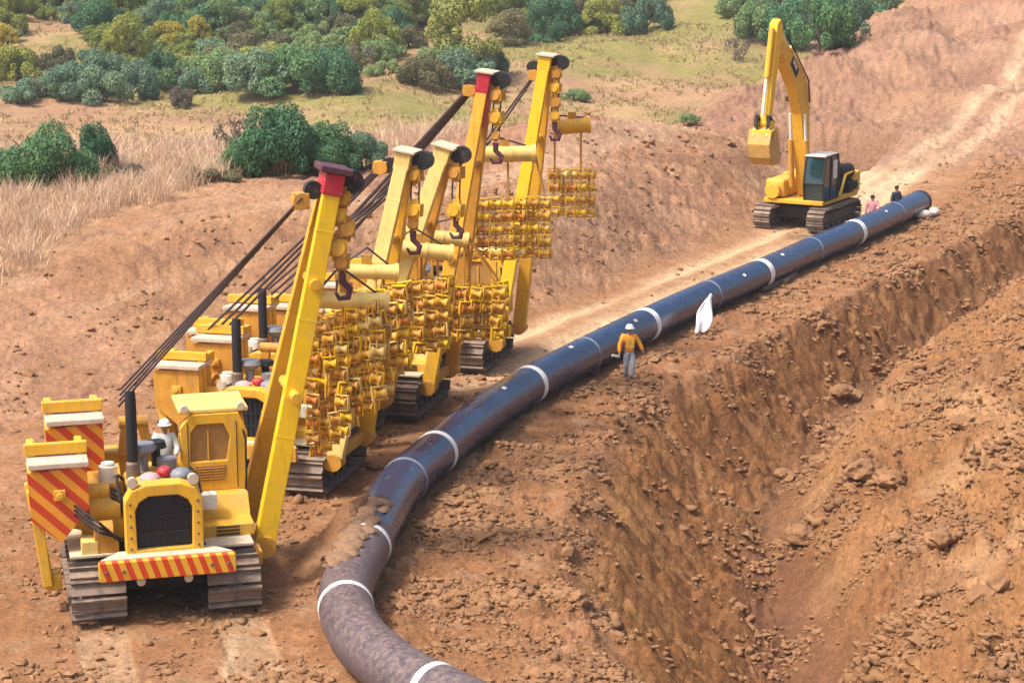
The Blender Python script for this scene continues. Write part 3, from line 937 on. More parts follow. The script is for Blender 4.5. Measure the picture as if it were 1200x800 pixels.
    MB().beam((0.95, -2.60, 2.7), (1.05, -2.38, 0.62), 0.24, 0.34, 0.20, 0.26, (1, 0, 0)).beam((0.35, -2.64, 2.7), (0.75, -2.33, 0.55), 0.22, 0.34, 0.18, 0.24, (1, 0, 0)).box((0.85, -2.26, 0.68), (0.5, 0.34, 0.34)).build('counterweight_arm', M['yellow'], root, 0.02)
    MB().tube((0.2, -1.2, 1.8), (0.3, -2.3, 2.35), 0.11, n=12).tube((0.25, -1.7, 2.05), (0.3, -2.5, 2.5), 0.06, n=10).build('hydraulic_cylinder', M['ochre'], root, smooth=True)
    MB().beam((0.6, -0.7, 1.55), (0.6, -2.3, 2.0), 0.26, 0.26).beam((-0.7, -0.7, 1.6), (-0.7, -2.2, 2.3), 0.26, 0.26).build('weight_frame', M['yellow'], root, 0.02)
    g = MB()
    for k in range(7):
        for y in (-0.665, 0.665):
            g.box((0.30 + k * 0.2, y, 2.48), (0.12, 0.02, 0.26))
    g.build('louvre', M['dark'], root)
    bt = MB().tube((0, 0, 0), (0.03, 0, 0), 0.028, n=6).mesh('bolt', M['steel'])
    for y, z in [(sy * 0.69, z) for sy in (-1, 1) for z in (1.62, 1.86, 2.10, 2.34, 2.58)]:
        place('bolt', bt, root, (2.16, y, z))
    for y in (-1.25, -0.9, 0.9, 1.25):
        place('bolt', bt, root, (2.60, y, 1.30), (0, 0, 0), (1.4, 1.4, 1.4))
    MB().path([(1.75, -0.72, 2.35), (1.75, -0.86, 2.55), (1.0, -0.86, 2.75), (0.3, -0.80, 2.72), (0.3, -0.68, 2.60)], 0.03, 7).build('grab_rail', M['black'], root, smooth=True)
    MB().path([(1.72, 0.70, 2.5), (1.72, 0.82, 2.62), (0.9, 0.82, 2.78), (0.15, 0.78, 2.72), (0.15, 0.68, 2.6)], 0.03, 7).build('grab_rail', M['black'], root, smooth=True)
    for y in (-0.62, 0.62):
        MB().tube((1.95, y, 3.02), (2.12, y, 3.02), 0.10, 0.12, n=14).tube((2.12, y, 3.02), (2.14, y, 3.02), 0.11, n=14).build('head_lamp', M['dusty'], root, smooth=True)
    for k in range(3):
        MB().path([(1.5, -0.7 - 0.08 * k, 1.6), (1.7, -1.3, 1.9 + 0.1 * k), (1.2, -1.8, 2.2 + 0.1 * k), (0.9, -1.75, 2.5)], 0.03, 6).build('hose', M['black'], root, smooth=True)
    MB().path([(0.4, 0.72, 2.2), (0.2, 0.80, 1.9), (-0.3, 0.78, 1.8)], 0.035, 6).build('hose', M['black'], root, smooth=True)
    MB().tube((0.35, -1.0, 2.6), (0.35, -1.0, 2.95), 0.2, n=16).tube((0.35, -1.0, 2.95), (0.35, -1.0, 3.02), 0.14, n=14).build('filter_canister', M['white'], root, smooth=True)
    MB().box((1.25, -1.5, 1.5), (0.5, 0.35, 0.3)).build('tool_box', M['pale'], root, 0.02)
    MB().box((-0.2, -1.35, 1.55), (0.7, 0.5, 0.35)).build('tool_box', M['pale'], root, 0.02)
    for x0, y0, z0 in ((1.22, -2.08, 2.52), (-0.55, -1.62, 2.98)):
        MB().box((x0 + 0.07, y0 + 0.02, z0 + 0.12), (0.10, 0.24, 0.22)).tube((x0 + 0.05, y0 + 0.02, z0 + 0.12), (x0 + 0.18, y0 + 0.02, z0 + 0.12), 0.07, n=10).build('lifting_eye', M['yellow'], root, 0.015)
    MB().box((0.0, 2.02, 0.98), (2.9, 0.18, 0.30)).build('boom_mount', M['ochre'], root, 0.02)
    return root


PL = build_pipelayer()


def local(root, p):
    c, s = math.cos(root.rotation_euler.z), math.sin(root.rotation_euler.z)
    q = Vector(p) - root.location
    return Vector(((q.x * c + q.y * s) / root.scale.x, (-q.x * s + q.y * c) / root.scale.y, q.z / root.scale.z))


def plane_hit(root, px, py, lx):
    """where the line of sight through a pixel meets the machine's cross plane x = lx"""
    d = Vector(ray(px, py))
    h = Vector((math.cos(root.rotation_euler.z), math.sin(root.rotation_euler.z), 0))
    o = Vector((0, 0, CAM_H))
    k = ((root.location - o).dot(h) + lx * root.scale.x) / d.dot(h)
    return local(root, o + d * k)


BLOCK = MB().box((0, 0, 0), (0.30, 0.36, 0.34)).box((0, 0, 0.22), (0.12, 0.20, 0.12)).box((0, 0, -0.22), (0.12, 0.20, 0.12))
for _s in (-1, 1):
    BLOCK.tube((_s * 0.15, 0, 0), (_s * 0.20, 0, 0), 0.15, n=12)
BLOCK_ME = BLOCK.mesh('pulley_block', M['ochre'])


def add_boom(root, tip_px, legs, wid, mt, mt2, head, blocks, rope_px):
    """two-legged side boom, its head, luffing ropes, hook line"""
    tx = 0.0
    tip = plane_hit(root, tip_px[0], tip_px[1], tx)
    for lx, m_, nm in ((legs[0], mt, 1), (legs[1], mt2, -1)):
        base = Vector((lx, legs[2], 0.95))
        top = Vector((tx + nm * 0.24, tip.y, tip.z))
        MB().beam(base, top, wid * 0.95, 0.32, wid * 0.80, 0.24, (1, 0, 0)).build('boom_leg', m_, root, 0.02)
        MB().tube(base + Vector((-0.25, 0, 0)), base + Vector((0.25, 0, 0)), 0.24, n=14).build('boom_pivot', M['ochre'], root, smooth=True)
        for f in (0.30, 0.62, 0.86):
            q_ = base.lerp(top, f)
            dq = (top - base).normalized()
            MB().beam(q_ - dq * 0.03, q_ + dq * 0.03, wid * (0.95 - 0.15 * f) + 0.008, 0.326 - 0.08 * f, None, None, (1, 0, 0)).build('splice_plate', m_, root, 0.01)
    d = (tip - Vector((0, legs[2], 0.95))).normalized()
    for f in (0.42, 0.72):
        q = Vector((0, legs[2], 0.95)).lerp(tip, f)
        sp = (1 - f) * 0.5 * (legs[0] - legs[1]) + 0.2
        MB().tube(q + Vector((-sp, 0, 0)), q + Vector((sp, 0, 0)), 0.12, n=10).build('cross_tube', mt2, root, smooth=True)
    hd = MB().beam(tip - d * (1.55 if head == 'long' else 0.35), tip + d * 0.12, wid * 0.92, 0.80 if head != 'long' else 0.82, None, None, (1, 0, 0))
    ho = hd.build('boom_head', M['red'] if head in ('red', 'long') else mt, root, 0.02)
    MB().beam(tip + d * 0.122, tip + d * (0.26 if head == 'red' else 0.20), wid * (1.5 if head == 'red' else 1.35), 0.95, None, None, (1, 0, 0)).build('cap_plate', M['maroon'] if head == 'red' else M['dusty'], ho, 0.02)
    MB().tube(tip + Vector((-0.14, 0.42, -0.1)), tip + Vector((0.14, 0.42, -0.1)), 0.26, n=18).build('sheave', M['dark'], ho, smooth=True)
    MB().tube(tip + Vector((-0.12, -0.42, -0.25)), tip + Vector((0.12, -0.42, -0.25)), 0.2, n=14).build('sheave', M['dark'], ho, smooth=True)
    # hook line: chain of pulley blocks on the outer side of the boom
    prev = tip + Vector((0, 0.42, -0.15))
    hook = None
    for i, (bx, by, sc) in enumerate(blocks):
        q = plane_hit(root, bx, by, tx + 0.1)
        r = MB()
        for k in (-0.1, 0.1):
            r.tube(prev + Vector((0, k, 0)), q + Vector((0, k, 0.15)), 0.022, n=6)
        r.build('hoist_rope', M['cable'], root)
        place('pulley_block', BLOCK_ME, root, q, (rnd.uniform(-.1, .1), rnd.uniform(-.1, .1), rnd.uniform(-.3, .3)), (sc, sc, sc), M['yellow'] if i % 2 else M['ochre'])
        prev = q
    hk = prev
    MB().path([hk + Vector((0, 0, -0.2)), hk + Vector((0, 0, -0.45)), hk + Vector((0, 0.16, -0.62)), hk + Vector((0, 0.12, -0.8)), hk + Vector((0, -0.08, -0.82)), hk + Vector((0, -0.16, -0.68))], [0.09, 0.08, 0.08, 0.075, 0.06, 0.03], 8).build('hook', M['maroon'], root, smooth=True)
    # luffing ropes back to the winch
    a = plane_hit(root, rope_px[0][0], rope_px[0][1], tx)
    MB().tube(tip + Vector((0, -0.35, -0.2)), a, 0.06, n=8).box(a, (0.36, 0.34, 0.34)).tube(a + Vector((-0.2, 0, 0)), a + Vector((0.2, 0, 0)), 0.19, n=12).build('luffing_block', M['ochre'], root, 0.01)
    b = Vector((-1.35, -0.3, 3.48))
    if rope_px[1] is not None:
        b = plane_hit(root, rope_px[1][0], rope_px[1][1], -1.35)
    for k in range(rope_px[2]):
        o = (k - (rope_px[2] - 1) / 2)
        MB().tube(a + Vector((o * 0.14, 0, o * 0.06)), b + Vector((o * 0.30, 0, o * 0.20)), rope_px[3], n=7, caps=False).build('luffing_rope', M['cable'], root, smooth=True)
    return tip


PL.location = (TA['loc'][0], TA['loc'][1], 0.0)
PL.rotation_euler.z = math.atan2(TA['h'][1], TA['h'][0])
HB = (-0.267, -0.964)
swapB = {M['stripe_plate']: M['ochre'], M['stripe_bar']: M['ochre'], M['red']: M['red']}
spots = [(-6.3, 51.8), (-6.1, 55.95), (-4.3, 59.6), (-2.4, 65.7)]
PLS = [PL]
for i, (x, y) in enumerate(spots):
    c = copy_tree(PL, None, swapB)
    c.location = (x, y, 0.0)
    c.scale = (0.82, 1.04, 0.92)
    c.rotation_euler.z = math.atan2(HB[1], HB[0]) + (0.03, -0.02, 0.02, 0)[i]
    PLS.append(c)
PLL = ['yellow crawler pipelayer facing the viewer with a red and orange striped bumper and counterweight plates',
       'yellow crawler pipelayer directly behind the one with the striped bumper, under a faded boom',
       'yellow crawler pipelayer in the middle of the row, with a short stout faded yellow boom',
       'yellow crawler pipelayer with a long red boom tip, second from the far end',
       'yellow crawler pipelayer at the far end of the row with the tallest all yellow boom']
for o, l in zip(PLS, PLL):
    tag(o, l, 'pipelayer', 'pipelayers in a row beside the pipeline')
bpy.context.view_layer.update()
add_boom(PLS[0], (389, 208), (0.45, -2.1, 2.28), 0.47, M['bright'], M['yellow'], 'red',
         [(402, 232, 0.9), (397, 252, 0.9), (406, 268, 1.0), (396, 290, 1.1), (401, 306, 0.9)], ((352, 235), (140, 466), 4, 0.027))
add_boom(PLS[1], (476, 183), (1.6, -1.5, 2.1), 0.42, M['pale'], M['yellow'], 'plain',
         [(487, 205, 0.9), (486, 246, 1.0), (484, 262, 0.7)], ((447, 196), (248, 392), 3, 0.036))
add_boom(PLS[2], (522, 177), (1.5, -1.5, 2.1), 0.47, M['pale'], M['ochre'], 'plain',
         [(535, 202, 1.0), (534, 246, 1.1)], ((500, 186), (318, 345), 3, 0.036))
add_boom(PLS[3], (570, 90), (1.2, -1.7, 2.1), 0.40, M['yellow'], M['ochre'], 'long',
         [(583, 112, 1.0), (582, 138, 1.0), (581, 160, 0.6)], ((551, 106), (408, 268), 3, 0.06))
add_boom(PLS[4], (641, 70), (1.3, -2.0, 2.2), 0.42, M['bright'], M['yellow'], 'plain',
         [(652, 86, 0.9), (651, 103, 0.9), (651, 120, 0.9), (650, 136, 0.8)], ((627, 88), (540, 210), 2, 0.032))

# ------------------------------------------------------------------ roller cradles hanging from the hooks
ROL = MB().tube((-0.17, 0, 0), (-0.03, 0, 0), 0.17, 0.10, n=12).tube((-0.03, 0, 0), (0.03, 0, 0), 0.10, n=10).tube((0.03, 0, 0), (0.17, 0, 0), 0.10, 0.17, n=12)
for _x in (-0.19, 0.19):
    ROL.tube((_x - 0.02, 0, 0), (_x + 0.02, 0, 0), 0.18, n=12)
ROL.tube((-0.25, 0, 0), (0.25, 0, 0), 0.045, n=8)
ROL_ME = ROL.mesh('roller', M['yellow'], True)
YOK = MB().box((-0.255, 0, 0.02), (0.035, 0.13, 0.50)).box((0.255, 0, 0.02), (0.035, 0.13, 0.50)).box((0, 0, 0.245), (0.50, 0.13, 0.035)).box((0, 0.08, -0.21), (0.50, 0.03, 0.06))
YOK_ME = YOK.mesh('roller_yoke', M['bright'])
ROLC = [M['yellow']] * 5 + [M['ochre']] * 4 + [M['orange']] + [M['bright']] * 2 + [M['pale']]
YOKC = [M['bright']] * 4 + [M['yellow']] * 3 + [M['pale']] * 2


def cradle(left_px, right_px, Y, rad, cols, rows, drop_px, label, layers=2, shear=0.0, rise=0.0, hang_px=None, ends=False, jit=1.0):
    p0, p1 = at_depth(left_px[0], left_px[1], Y), at_depth(right_px[0], right_px[1], Y + 0.15)
    mid = (p0 + p1) / 2
    root = empty('roller_cradle', mid, 0, label, 'roller cradle', 'roller cradles hung from the booms')
    a, b = p0 - mid, p1 - mid
    dx = (b - a).normalized()
    bar = MB().tube(a, b, rad, n=18)
    for f in (0.02, 0.98):
        q = a.lerp(b, f)
        bar.tube(q - dx * 0.05, q + dx * 0.05, rad * 1.18, n=18)
    q = a.lerp(b, 0.62)
    bar.tube(q - dx * 0.03, q + dx * 0.03, rad * 1.08, n=18)
    bar.build('spreader_bar', M['pale'] if not ends else M['yellow'], root, smooth=True)
    MB().box(Vector((0, 0, rad + 0.08)), (0.26, 0.12, 0.28)).build('lifting_lug', M['ochre'], root, 0.01)
    if hang_px:
        h = at_depth(hang_px[0], hang_px[1], Y) - mid
        s = MB()
        for f in (0.15, 0.85):
            s.tube(h, a.lerp(b, f) + Vector((0, 0, rad)), 0.028, n=6)
        s.build('sling', M['cable'], root)
    if not rows:
        return root
    c0, c1 = at_depth(drop_px[0], drop_px[1], Y) - mid, at_depth(drop_px[2], drop_px[3], Y) - mid
    for lay in range(layers):
        yy = lay * 0.55 - 0.1
        for i in range(cols):
            fx = i / max(1, cols - 1)
            x = c0.x + 0.15 + (c1.x - c0.x - 0.3) * fx + (0.12 if lay else 0)
            top = Vector((a.lerp(b, min(1, max(0, (x - a.x) / (b.x - a.x)))).x, yy * 0.3, 0))
            n_ = rows[i % len(rows)] if isinstance(rows, (list, tuple)) else rows
            ztop, zbot = c0.z + rise * fx, c1.z + rise * fx
            pts = [top] if i % 3 == 0 else []
            sw = 0.16 * math.sin(i * 1.7 + lay)
            for k in range(n_):
                t = k / max(1, n_ - 1)
                z = ztop + (zbot - ztop) * t * (1 if not isinstance(rows, (list, tuple)) else n_ / max(rows))
                p = Vector((x + shear * t + jit * rnd.uniform(-0.06, 0.06), yy + sw * t + jit * rnd.uniform(-0.08, 0.08), z + jit * rnd.uniform(-0.03, 0.03)))
                pts.append(p + Vector((0, 0, 0.12)))
                s = rnd.uniform(0.95, 1.06) * drop_px[4]
                rot = (jit * rnd.uniform(-0.25, 0.25), jit * rnd.uniform(-0.16, 0.16), jit * rnd.uniform(-0.6, 0.6))
                ro = place('roller', ROL_ME, root, p, rot, (s, s, s), rnd.choice(ROLC))
                place('roller_yoke', YOK_ME, ro, (0, 0, 0), (0, 0, 0), None, rnd.choice(YOKC))
            if len(pts) > 1:
                MB().path(pts, 0.038, 5).build('link_chain', M['ochre'], root)
    return root


cradle((358, 351), (455, 353), 44.6, 0.19, 7, (10, 10, 9, 9, 8, 8, 7), (354, 388, 448, 528, 0.62), 'roller cradle with a thick yellow bar just right of the nearest boom', 2, 0.08, 0.55, (398, 312))
cradle((393, 317), (466, 319), 49.5, 0.19, 6, (8, 8, 8, 7, 7, 6), (392, 356, 478, 464, 0.68), 'roller cradle whose bar lies just above and behind the lowest bar', 2, 0.0, 0.3, (430, 290))
cradle((449, 288), (530, 297), 54.0, 0.21, 6, 5, (440, 344, 524, 412, 0.72), 'roller cradle with a sloping bar between the two short faded booms', 2, 0.0, 0.22, (487, 268))
cradle((470, 272), (548, 282), 57.0, 0.20, 7, 4, (500, 346, 590, 394, 0.75), 'roller cradle hung below the two short faded booms, above the far crawlers', 2, 0.0, 0.10, (534, 256))
cradle((555, 181), (627, 180), 60.5, 0.24, 7, 5, (546, 240, 644, 298, 0.74), 'roller cradle with a level bar hanging between the red tipped boom and the tallest boom', 1, 0.0, 0.06, (581, 160), False, 0.5)
cradle((650, 150), (690, 146), 65.5, 0.24, 5, 4, (644, 204, 696, 248, 0.72), 'roller cradle at the far right, on the outer side of the tallest boom', 1, 0.0, 0.0, (651, 135), True, 0.4)

# ------------------------------------------------------------------ pipeline
def spline(pts, n):
    out = []
    P = [pts[0] * 2 - pts[1]] + list(pts) + [pts[-1] * 2 - pts[-2]]
    for i in range(1, len(P) - 2):
        p0, p1, p2, p3 = P[i - 1], P[i], P[i + 1], P[i + 2]
        for k in range(n):
            t = k / n
            out.append(0.5 * ((2 * p1) + (p2 - p0) * t + (2 * p0 - 5 * p1 + 4 * p2 - p3) * t * t + (3 * p1 - p0 - 3 * p2 + p3) * t ** 3))
    out.append(P[-2])
    return out


ctrl = list(PIPE_PTS)
ctrl += [ctrl[-1] + Vector((1.6, -1.9, -0.5)), ctrl[-1] + Vector((3.2, -4.2, -1.3))]
PATH = spline(ctrl, 10)
pipe = empty('pipeline', (PIPE_PTS[9].x, PIPE_PTS[9].y, 0), 0, 'long dark blue steel pipeline with white bands lying beside the trench', 'pipeline')


def near_i(px, py):
    w = at_z(px, py, PIPE_Z)
    return min(range(len(PATH)), key=lambda i: (PATH[i].xy - w.xy).length)


def sweep(i0, i1, r, name, m, n=28, parent=None, thick=None):
    mb = MB()
    base = pipe.location
    mb.path([PATH[i] - base for i in range(i0, i1 + 1)], r, n)
    return mb.build(name, m, parent or pipe, smooth=True)


cuts_px = [(950, 294), (826, 348), (686, 415), (560, 491), (474, 563), (434, 632)]
cuts = [0] + [near_i(*c) for c in cuts_px] + [len(PATH) - 1]
for i in range(len(cuts) - 1):
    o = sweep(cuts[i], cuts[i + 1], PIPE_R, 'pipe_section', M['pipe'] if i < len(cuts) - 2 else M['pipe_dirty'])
    if i == len(cuts) - 2:
        o['label'] = 'dusty violet grey pipe section at the bend'


def hoop(px, py, wid, m, name, rr=0.012):
    i = near_i(px, py)
    i = min(max(i, 1), len(PATH) - 2)
    c = PATH[i] - pipe.location
    d = (PATH[i + 1] - PATH[i - 1]).normalized()
    MB().path([c - d * (wid / 2 + 0.01), c - d * wid / 2, c + d * wid / 2, c + d * (wid / 2 + 0.01)], [PIPE_R - 0.02, PIPE_R + rr, PIPE_R + rr, PIPE_R - 0.02], 36).build(name, m, pipe, smooth=True)


for px, py, w in ((999, 273, 0.42), (890, 321, 0.40), (756, 381, 0.34), (621, 451, 0.28), (514, 531, 0.22), (432, 640, 0.18), (410, 712, 0.18), (510, 812, 0.18)):
    hoop(px, py, w, M['band'], 'joint_band')
for px, py in ((1045, 252), (950, 294), (826, 348), (686, 415)):
    hoop(px, py, 0.10, M['seam'], 'weld_seam', 0.016)
hoop(474, 563, 0.10, M['seam'], 'sleeve', 0.02)
for px, py, a in ((735, 391, 1.0), (905, 313, 1.1), (665, 425, 1.35), (585, 475, 1.2), (860, 335, 0.8), (1030, 260, 1.0)):
    i = near_i(px, py)
    dd = (PATH[i + 1] - PATH[i - 1]).normalized()
    sd = dd.cross(Vector((0, 0, 1))).normalized()
    sd = sd if sd.x > 0 else -sd
    nn = sd * math.cos(a) + Vector((0, 0, 1)) * math.sin(a)
    q0 = PATH[i] - pipe.location + nn * (PIPE_R + 0.004)
    MB().beam(q0 - dd * 0.10, q0 + dd * 0.10, 0.12, 0.012, None, None, nn).build('inspection_sticker', M['band'], pipe)
c = PATH[0] - pipe.location
d = (PATH[0] - PATH[1]).normalized()
MB().tube(c - d * 0.3, c + d * 0.06, PIPE_R + 0.012, n=32).tube(c + d * 0.06, c + d * 0.12, PIPE_R * 0.9, PIPE_R * 0.82, n=32).build('end_cap', M['dark'], pipe, smooth=True)
# mud caked on the crown of the near section
mb = MB()
i0, i1 = near_i(440, 618), near_i(409, 684)
for k in range(150):
    i = rnd.randint(min(i0, i1) - 1, max(i0, i1))
    a = rnd.gauss(math.pi * 0.62, 0.33)
    dd = (PATH[i + 1] - PATH[i - 1]).normalized()
    sd = dd.cross(Vector((0, 0, 1))).normalized()
    sd = sd if sd.x > 0 else -sd
    q = PATH[i] - pipe.location + (sd * math.cos(a) + Vector((0, 0, 1)) * math.sin(a)) * (PIPE_R + 0.0) + dd * rnd.uniform(-0.2, 0.2)
    s = rnd.uniform(0.07, 0.2)
    mb.ball(q, (s, s * 1.1, s * 0.45), 6, 4)
mb.build('mud_crust', M['mud'], pipe, smooth=True, label='brown mud caked on top of the bend')['kind'] = 'stuff'

# timber skids, sheet and sandbags by the pipe
for k, (px, py, lab) in enumerate(((905, 338, 'weathered timber skid under the pipe, nearest the middle white band'), (925, 330, 'dark timber skid under the pipe beside another skid'), (700, 432, 'short timber skid under the pipe left of the worker in orange'))):
    p = on_ground(px, py)
    t = empty('timber_skid', p, R(60) + k * 0.2, lab, 'timber', 'timber skids under the pipe')
    MB().box((0, 0, 0.10), (2.2, 0.22, 0.16)).build('timber', M['wood'], t, 0.015)
    MB().box((0.15, 0.28, 0.09), (1.9, 0.20, 0.15)).build('timber', M['wood'], t, 0.015)


def cloth_sheet():
    base = on_ground(818, 391)
    n, m_ = 12, 16
    V, F = [], []
    top = Vector((0.45, 0.40, 1.22))
    for j in range(m_):
        v = j / (m_ - 1)
        for i in range(n):
            u = i / (n - 1) - 0.5
            w = 0.10 + 0.46 * math.sin(min(1.0, 0.12 + v * 0.95) * math.pi) ** 0.8
            cr = 0.05 * math.sin(u * 7 + v * 4) + 0.03 * math.sin(v * 13 + u * 9)
            p = top * v + Vector((u * w + 0.05 * math.sin(v * 7), -0.30 * (1 - v) - 0.12 * math.sin(v * 3.1) + cr, 0.05 + 0.04 * math.sin(v * 9 + u * 5)))
            V.append(p)
    for j in range(m_ - 1):
        for i in range(n - 1):
            a = j * n + i
            F.append((a, a + 1, a + n + 1, a + n))
    o = MB().add(V, F).build('plastic_sheet', M['sheet'], None, smooth=True)
    o.location = base
    so = o.modifiers.new('solid', 'SOLIDIFY')
    so.thickness = 0.03
    tag(o, 'crumpled white plastic sheet leaning against the right side of the pipe', 'sheet')


cloth_sheet()
for k, (px, py, lab) in enumerate(((1082, 257, 'pale sandbag at the foot of the far pipe end, left of its pair'), (1094, 253, 'pale sandbag at the foot of the far pipe end, right of its pair'))):
    p = on_ground(px, py)
    o = MB().ball((0, 0, 0.2), (0.5, 0.3, 0.22), 14, 8).build('sandbag', M['bag'], None, smooth=True)
    o.location = p
    o.rotation_euler.z = 0.4 + k
    tag(o, lab, 'sandbag', 'sandbags at the pipe end')


# ------------------------------------------------------------------ excavator
def build_excavator():
    hx, hy = -0.5, -0.866
    root = empty('excavator', (13.75, 94.3, 0.0), math.atan2(hy, hx), 'yellow tracked excavator with raised boom standing behind the far pipe end', 'excavator')
    for y in (-1.3, 1.3):
        make_crawler(root, y, 0.8, 1.95, 0.56, 0.44, 44, 1)
    MB().box((0, 0, 0.75), (2.4, 1.9, 0.5)).tube((0, 0, 0.95), (0, 0, 1.22), 0.8, n=24).build('undercarriage', M['dark'], root, 0.02)
    MB().prism([(-2.7, -1.4), (-2.2, -1.5), (1.7, -1.5), (1.9, -1.2), (1.9, 1.45), (-2.2, 1.5), (-2.7, 1.4)], 'xy', 1.22, 1.42).build('deck', M['yellow'], root, 0.03)
    MB().prism([(-3.1, -1.0), (-2.7, -1.5), (-1.9, -1.5), (-1.9, 1.5), (-2.7, 1.5), (-3.1, 1.0)], 'xy', 1.38, 2.35).build('rear_counterweight', M['yellow'], root, 0.08)
    MB().box((-1.05, -0.15, 1.9), (1.7, 2.5, 0.95)).build('engine_cover', M['yellow'], root, 0.06)
    MB().tube((-1.5, -0.7, 2.35), (-1.5, 0.9, 2.62), 0.26, n=16).build('air_intake', M['dark'], root, smooth=True)
    MB().tube((-0.8, 0.95, 2.45), (-2.0, 1.15, 2.4), 0.36, n=16).build('muffler', M['black'], root, smooth=True)
    MB().box((-1.15, 1.115, 1.9), (1.3, 0.03, 0.7)).build('side_grille', M['black'], root, 0.01)
    MB().tube((-1.3, 1.2, 1.75), (-2.2, 1.3, 1.75), 0.30, n=14).build('hose_reel', M['black'], root, smooth=True)
    MB().tube((-1.2, -0.9, 2.3), (-1.2, -0.9, 3.1), 0.07, n=10).build('exhaust_pipe', M['dark'], root, smooth=True)
    MB().box((0.75, -1.0, 1.85), (1.9, 0.95, 0.85)).build('side_tank', M['yellow'], root, 0.14)
    MB().tube((1.55, -1.0, 1.75), (1.98, -1.0, 1.75), 0.36, n=18).build('work_box', M['yellow'], root, 0.04, smooth=True)
    # cab
    prof = [(0.05, 1.42), (1.72, 1.42), (1.86, 2.2), (1.62, 3.38), (0.10, 3.42), (0.05, 3.0)]
    cab = MB().prism(prof, 'xz', 0.50, 1.42).build('cab', M['glass'], root, 0.02)
    fr = MB()
    for y in (0.49, 1.43):
        for a, b in zip(prof, prof[1:] + prof[:1]):
            fr.beam((a[0], y, a[1]), (b[0], y, b[1]), 0.09, 0.09, None, None, (0, 1, 0))
        fr.beam((0.95, y, 1.42), (0.90, y, 3.4), 0.08, 0.08, None, None, (0, 1, 0))
    for p in prof:
        fr.beam((p[0], 0.50, p[1]), (p[0], 1.42, p[1]), 0.08, 0.08)
    fr.build('cab_frame', M['dark'], cab, 0.01)
    MB().box((0.85, 0.96, 3.44), (1.65, 1.0, 0.08)).build('cab_roof', M['white'], cab, 0.02)
    MB().box((0.42, 1.435, 2.75), (0.5, 0.02, 0.85)).build('side_window', M['white'], cab, label='side window painted pale for the light it catches')  # white paint stands for light caught by the glass
    MB().beam((-0.1, 1.5, 1.45), (-0.9, 1.45, 2.35), 0.10, 0.10).beam((-0.9, 1.45, 2.35), (-1.8, 1.45, 2.4), 0.08, 0.08).build('handrail', M['yellow'], root)
    # boom, arm, bucket
    boom = [(0.35, 1.55), (0.75, 1.45), (1.35, 3.6), (1.75, 5.3), (2.5, 6.55), (4.25, 8.25), (4.35, 8.65), (4.05, 8.8), (2.3, 7.75), (1.25, 6.9), (0.82, 6.1), (0.72, 4.3)]
    bo = MB().prism([(x, z) for x, z in boom], 'xz', -0.25, 0.25).build('boom', M['yellow'], root, 0.03)
    lg = MB().prism([(2.55, 7.0), (3.25, 7.65), (2.95, 7.98), (2.25, 7.33)], 'xz', 0.252, 0.268).build('logo_plate', M['black'], bo)
    for t in (0.18, 0.42, 0.66):
        x, z = 2.47 + 0.62 * t, 7.22 + 0.58 * t
        MB().prism([(x, z), (x + 0.10, z + 0.09), (x + 0.0, z + 0.26), (x - 0.10, z + 0.17)], 'xz', 0.269, 0.276).build('letter', M['white'], lg)
    arm = [(4.08, 9.35), (4.32, 9.70), (4.65, 9.52), (4.86, 8.4), (5.48, 5.2), (5.35, 4.98), (5.12, 5.1), (4.42, 7.9), (4.0, 8.3)]
    MB().prism(arm, 'xz', -0.20, 0.20).build('arm', M['bright'], root, 0.03)
    MB().tube((1.2, -0.36, 1.9), (1.45, -0.36, 4.1), 0.13, n=12).tube((1.2, 0.36, 1.9), (1.45, 0.36, 4.1), 0.13, n=12).build('boom_cylinder', M['ochre'], root, smooth=True)
    MB().tube((1.45, -0.36, 4.1), (1.62, -0.36, 5.3), 0.07, n=10).tube((1.45, 0.36, 4.1), (1.62, 0.36, 5.3), 0.07, n=10).build('boom_piston', M['white'], root, smooth=True)
    MB().tube((1.35, 0, 7.0), (2.9, 0, 8.35), 0.14, n=12).build('arm_cylinder', M['yellow'], root, smooth=True)
    MB().tube((2.9, 0, 8.35), (4.15, 0, 9.4), 0.07, n=10).build('arm_piston', M['white'], root, smooth=True)
    MB().tube((4.85, 0, 9.3), (5.28, 0, 7.2), 0.13, n=12).build('bucket_cylinder', M['yellow'], root, smooth=True)
    MB().tube((5.28, 0, 7.2), (5.62, 0, 5.6), 0.07, n=10).build('bucket_piston', M['white'], root, smooth=True)
    lk = MB()
    for y in (-0.28, 0.28):
        lk.beam((5.62, y, 5.6), (5.25, y, 5.3), 0.08, 0.16, None, None, (0, 1, 0)).beam((5.62, y, 5.6), (5.72, y, 4.75), 0.08, 0.14, None, None, (0, 1, 0))
    lk.build('bucket_link', M['dark'], root)
    bk = [(5.25, 5.1), (5.85, 4.85), (6.05, 4.35), (5.9, 3.75), (5.45, 3.4), (4.9, 3.45), (4.72, 3.75)]
    bin_ = [(5.27, 4.9), (5.75, 4.7), (5.92, 4.32), (5.8, 3.85), (5.42, 3.52), (4.98, 3.57), (4.76, 3.80)]
    b = MB()
    n = len(bk)
    vs, fs = [], []
    for y in (-0.52, 0.52):
        vs += [(p[0], y, p[1]) for p in bk]
    for i in range(n - 1):
        fs.append((i, i + 1, n + i + 1, n + i))
    b.add(vs, fs)
    vs = []
    for y in (-0.46, 0.46):
        vs += [(p[0], y, p[1]) for p in bin_]
    b.add(vs, fs)
    for y in (-0.50, 0.50):
        b.prism(bk, 'xz', y - 0.03, y + 0.03)
    buc = b.build('bucket', M['buckets'], root, 0.02, label='dusty yellow bucket with earth on it')
    ears = MB()
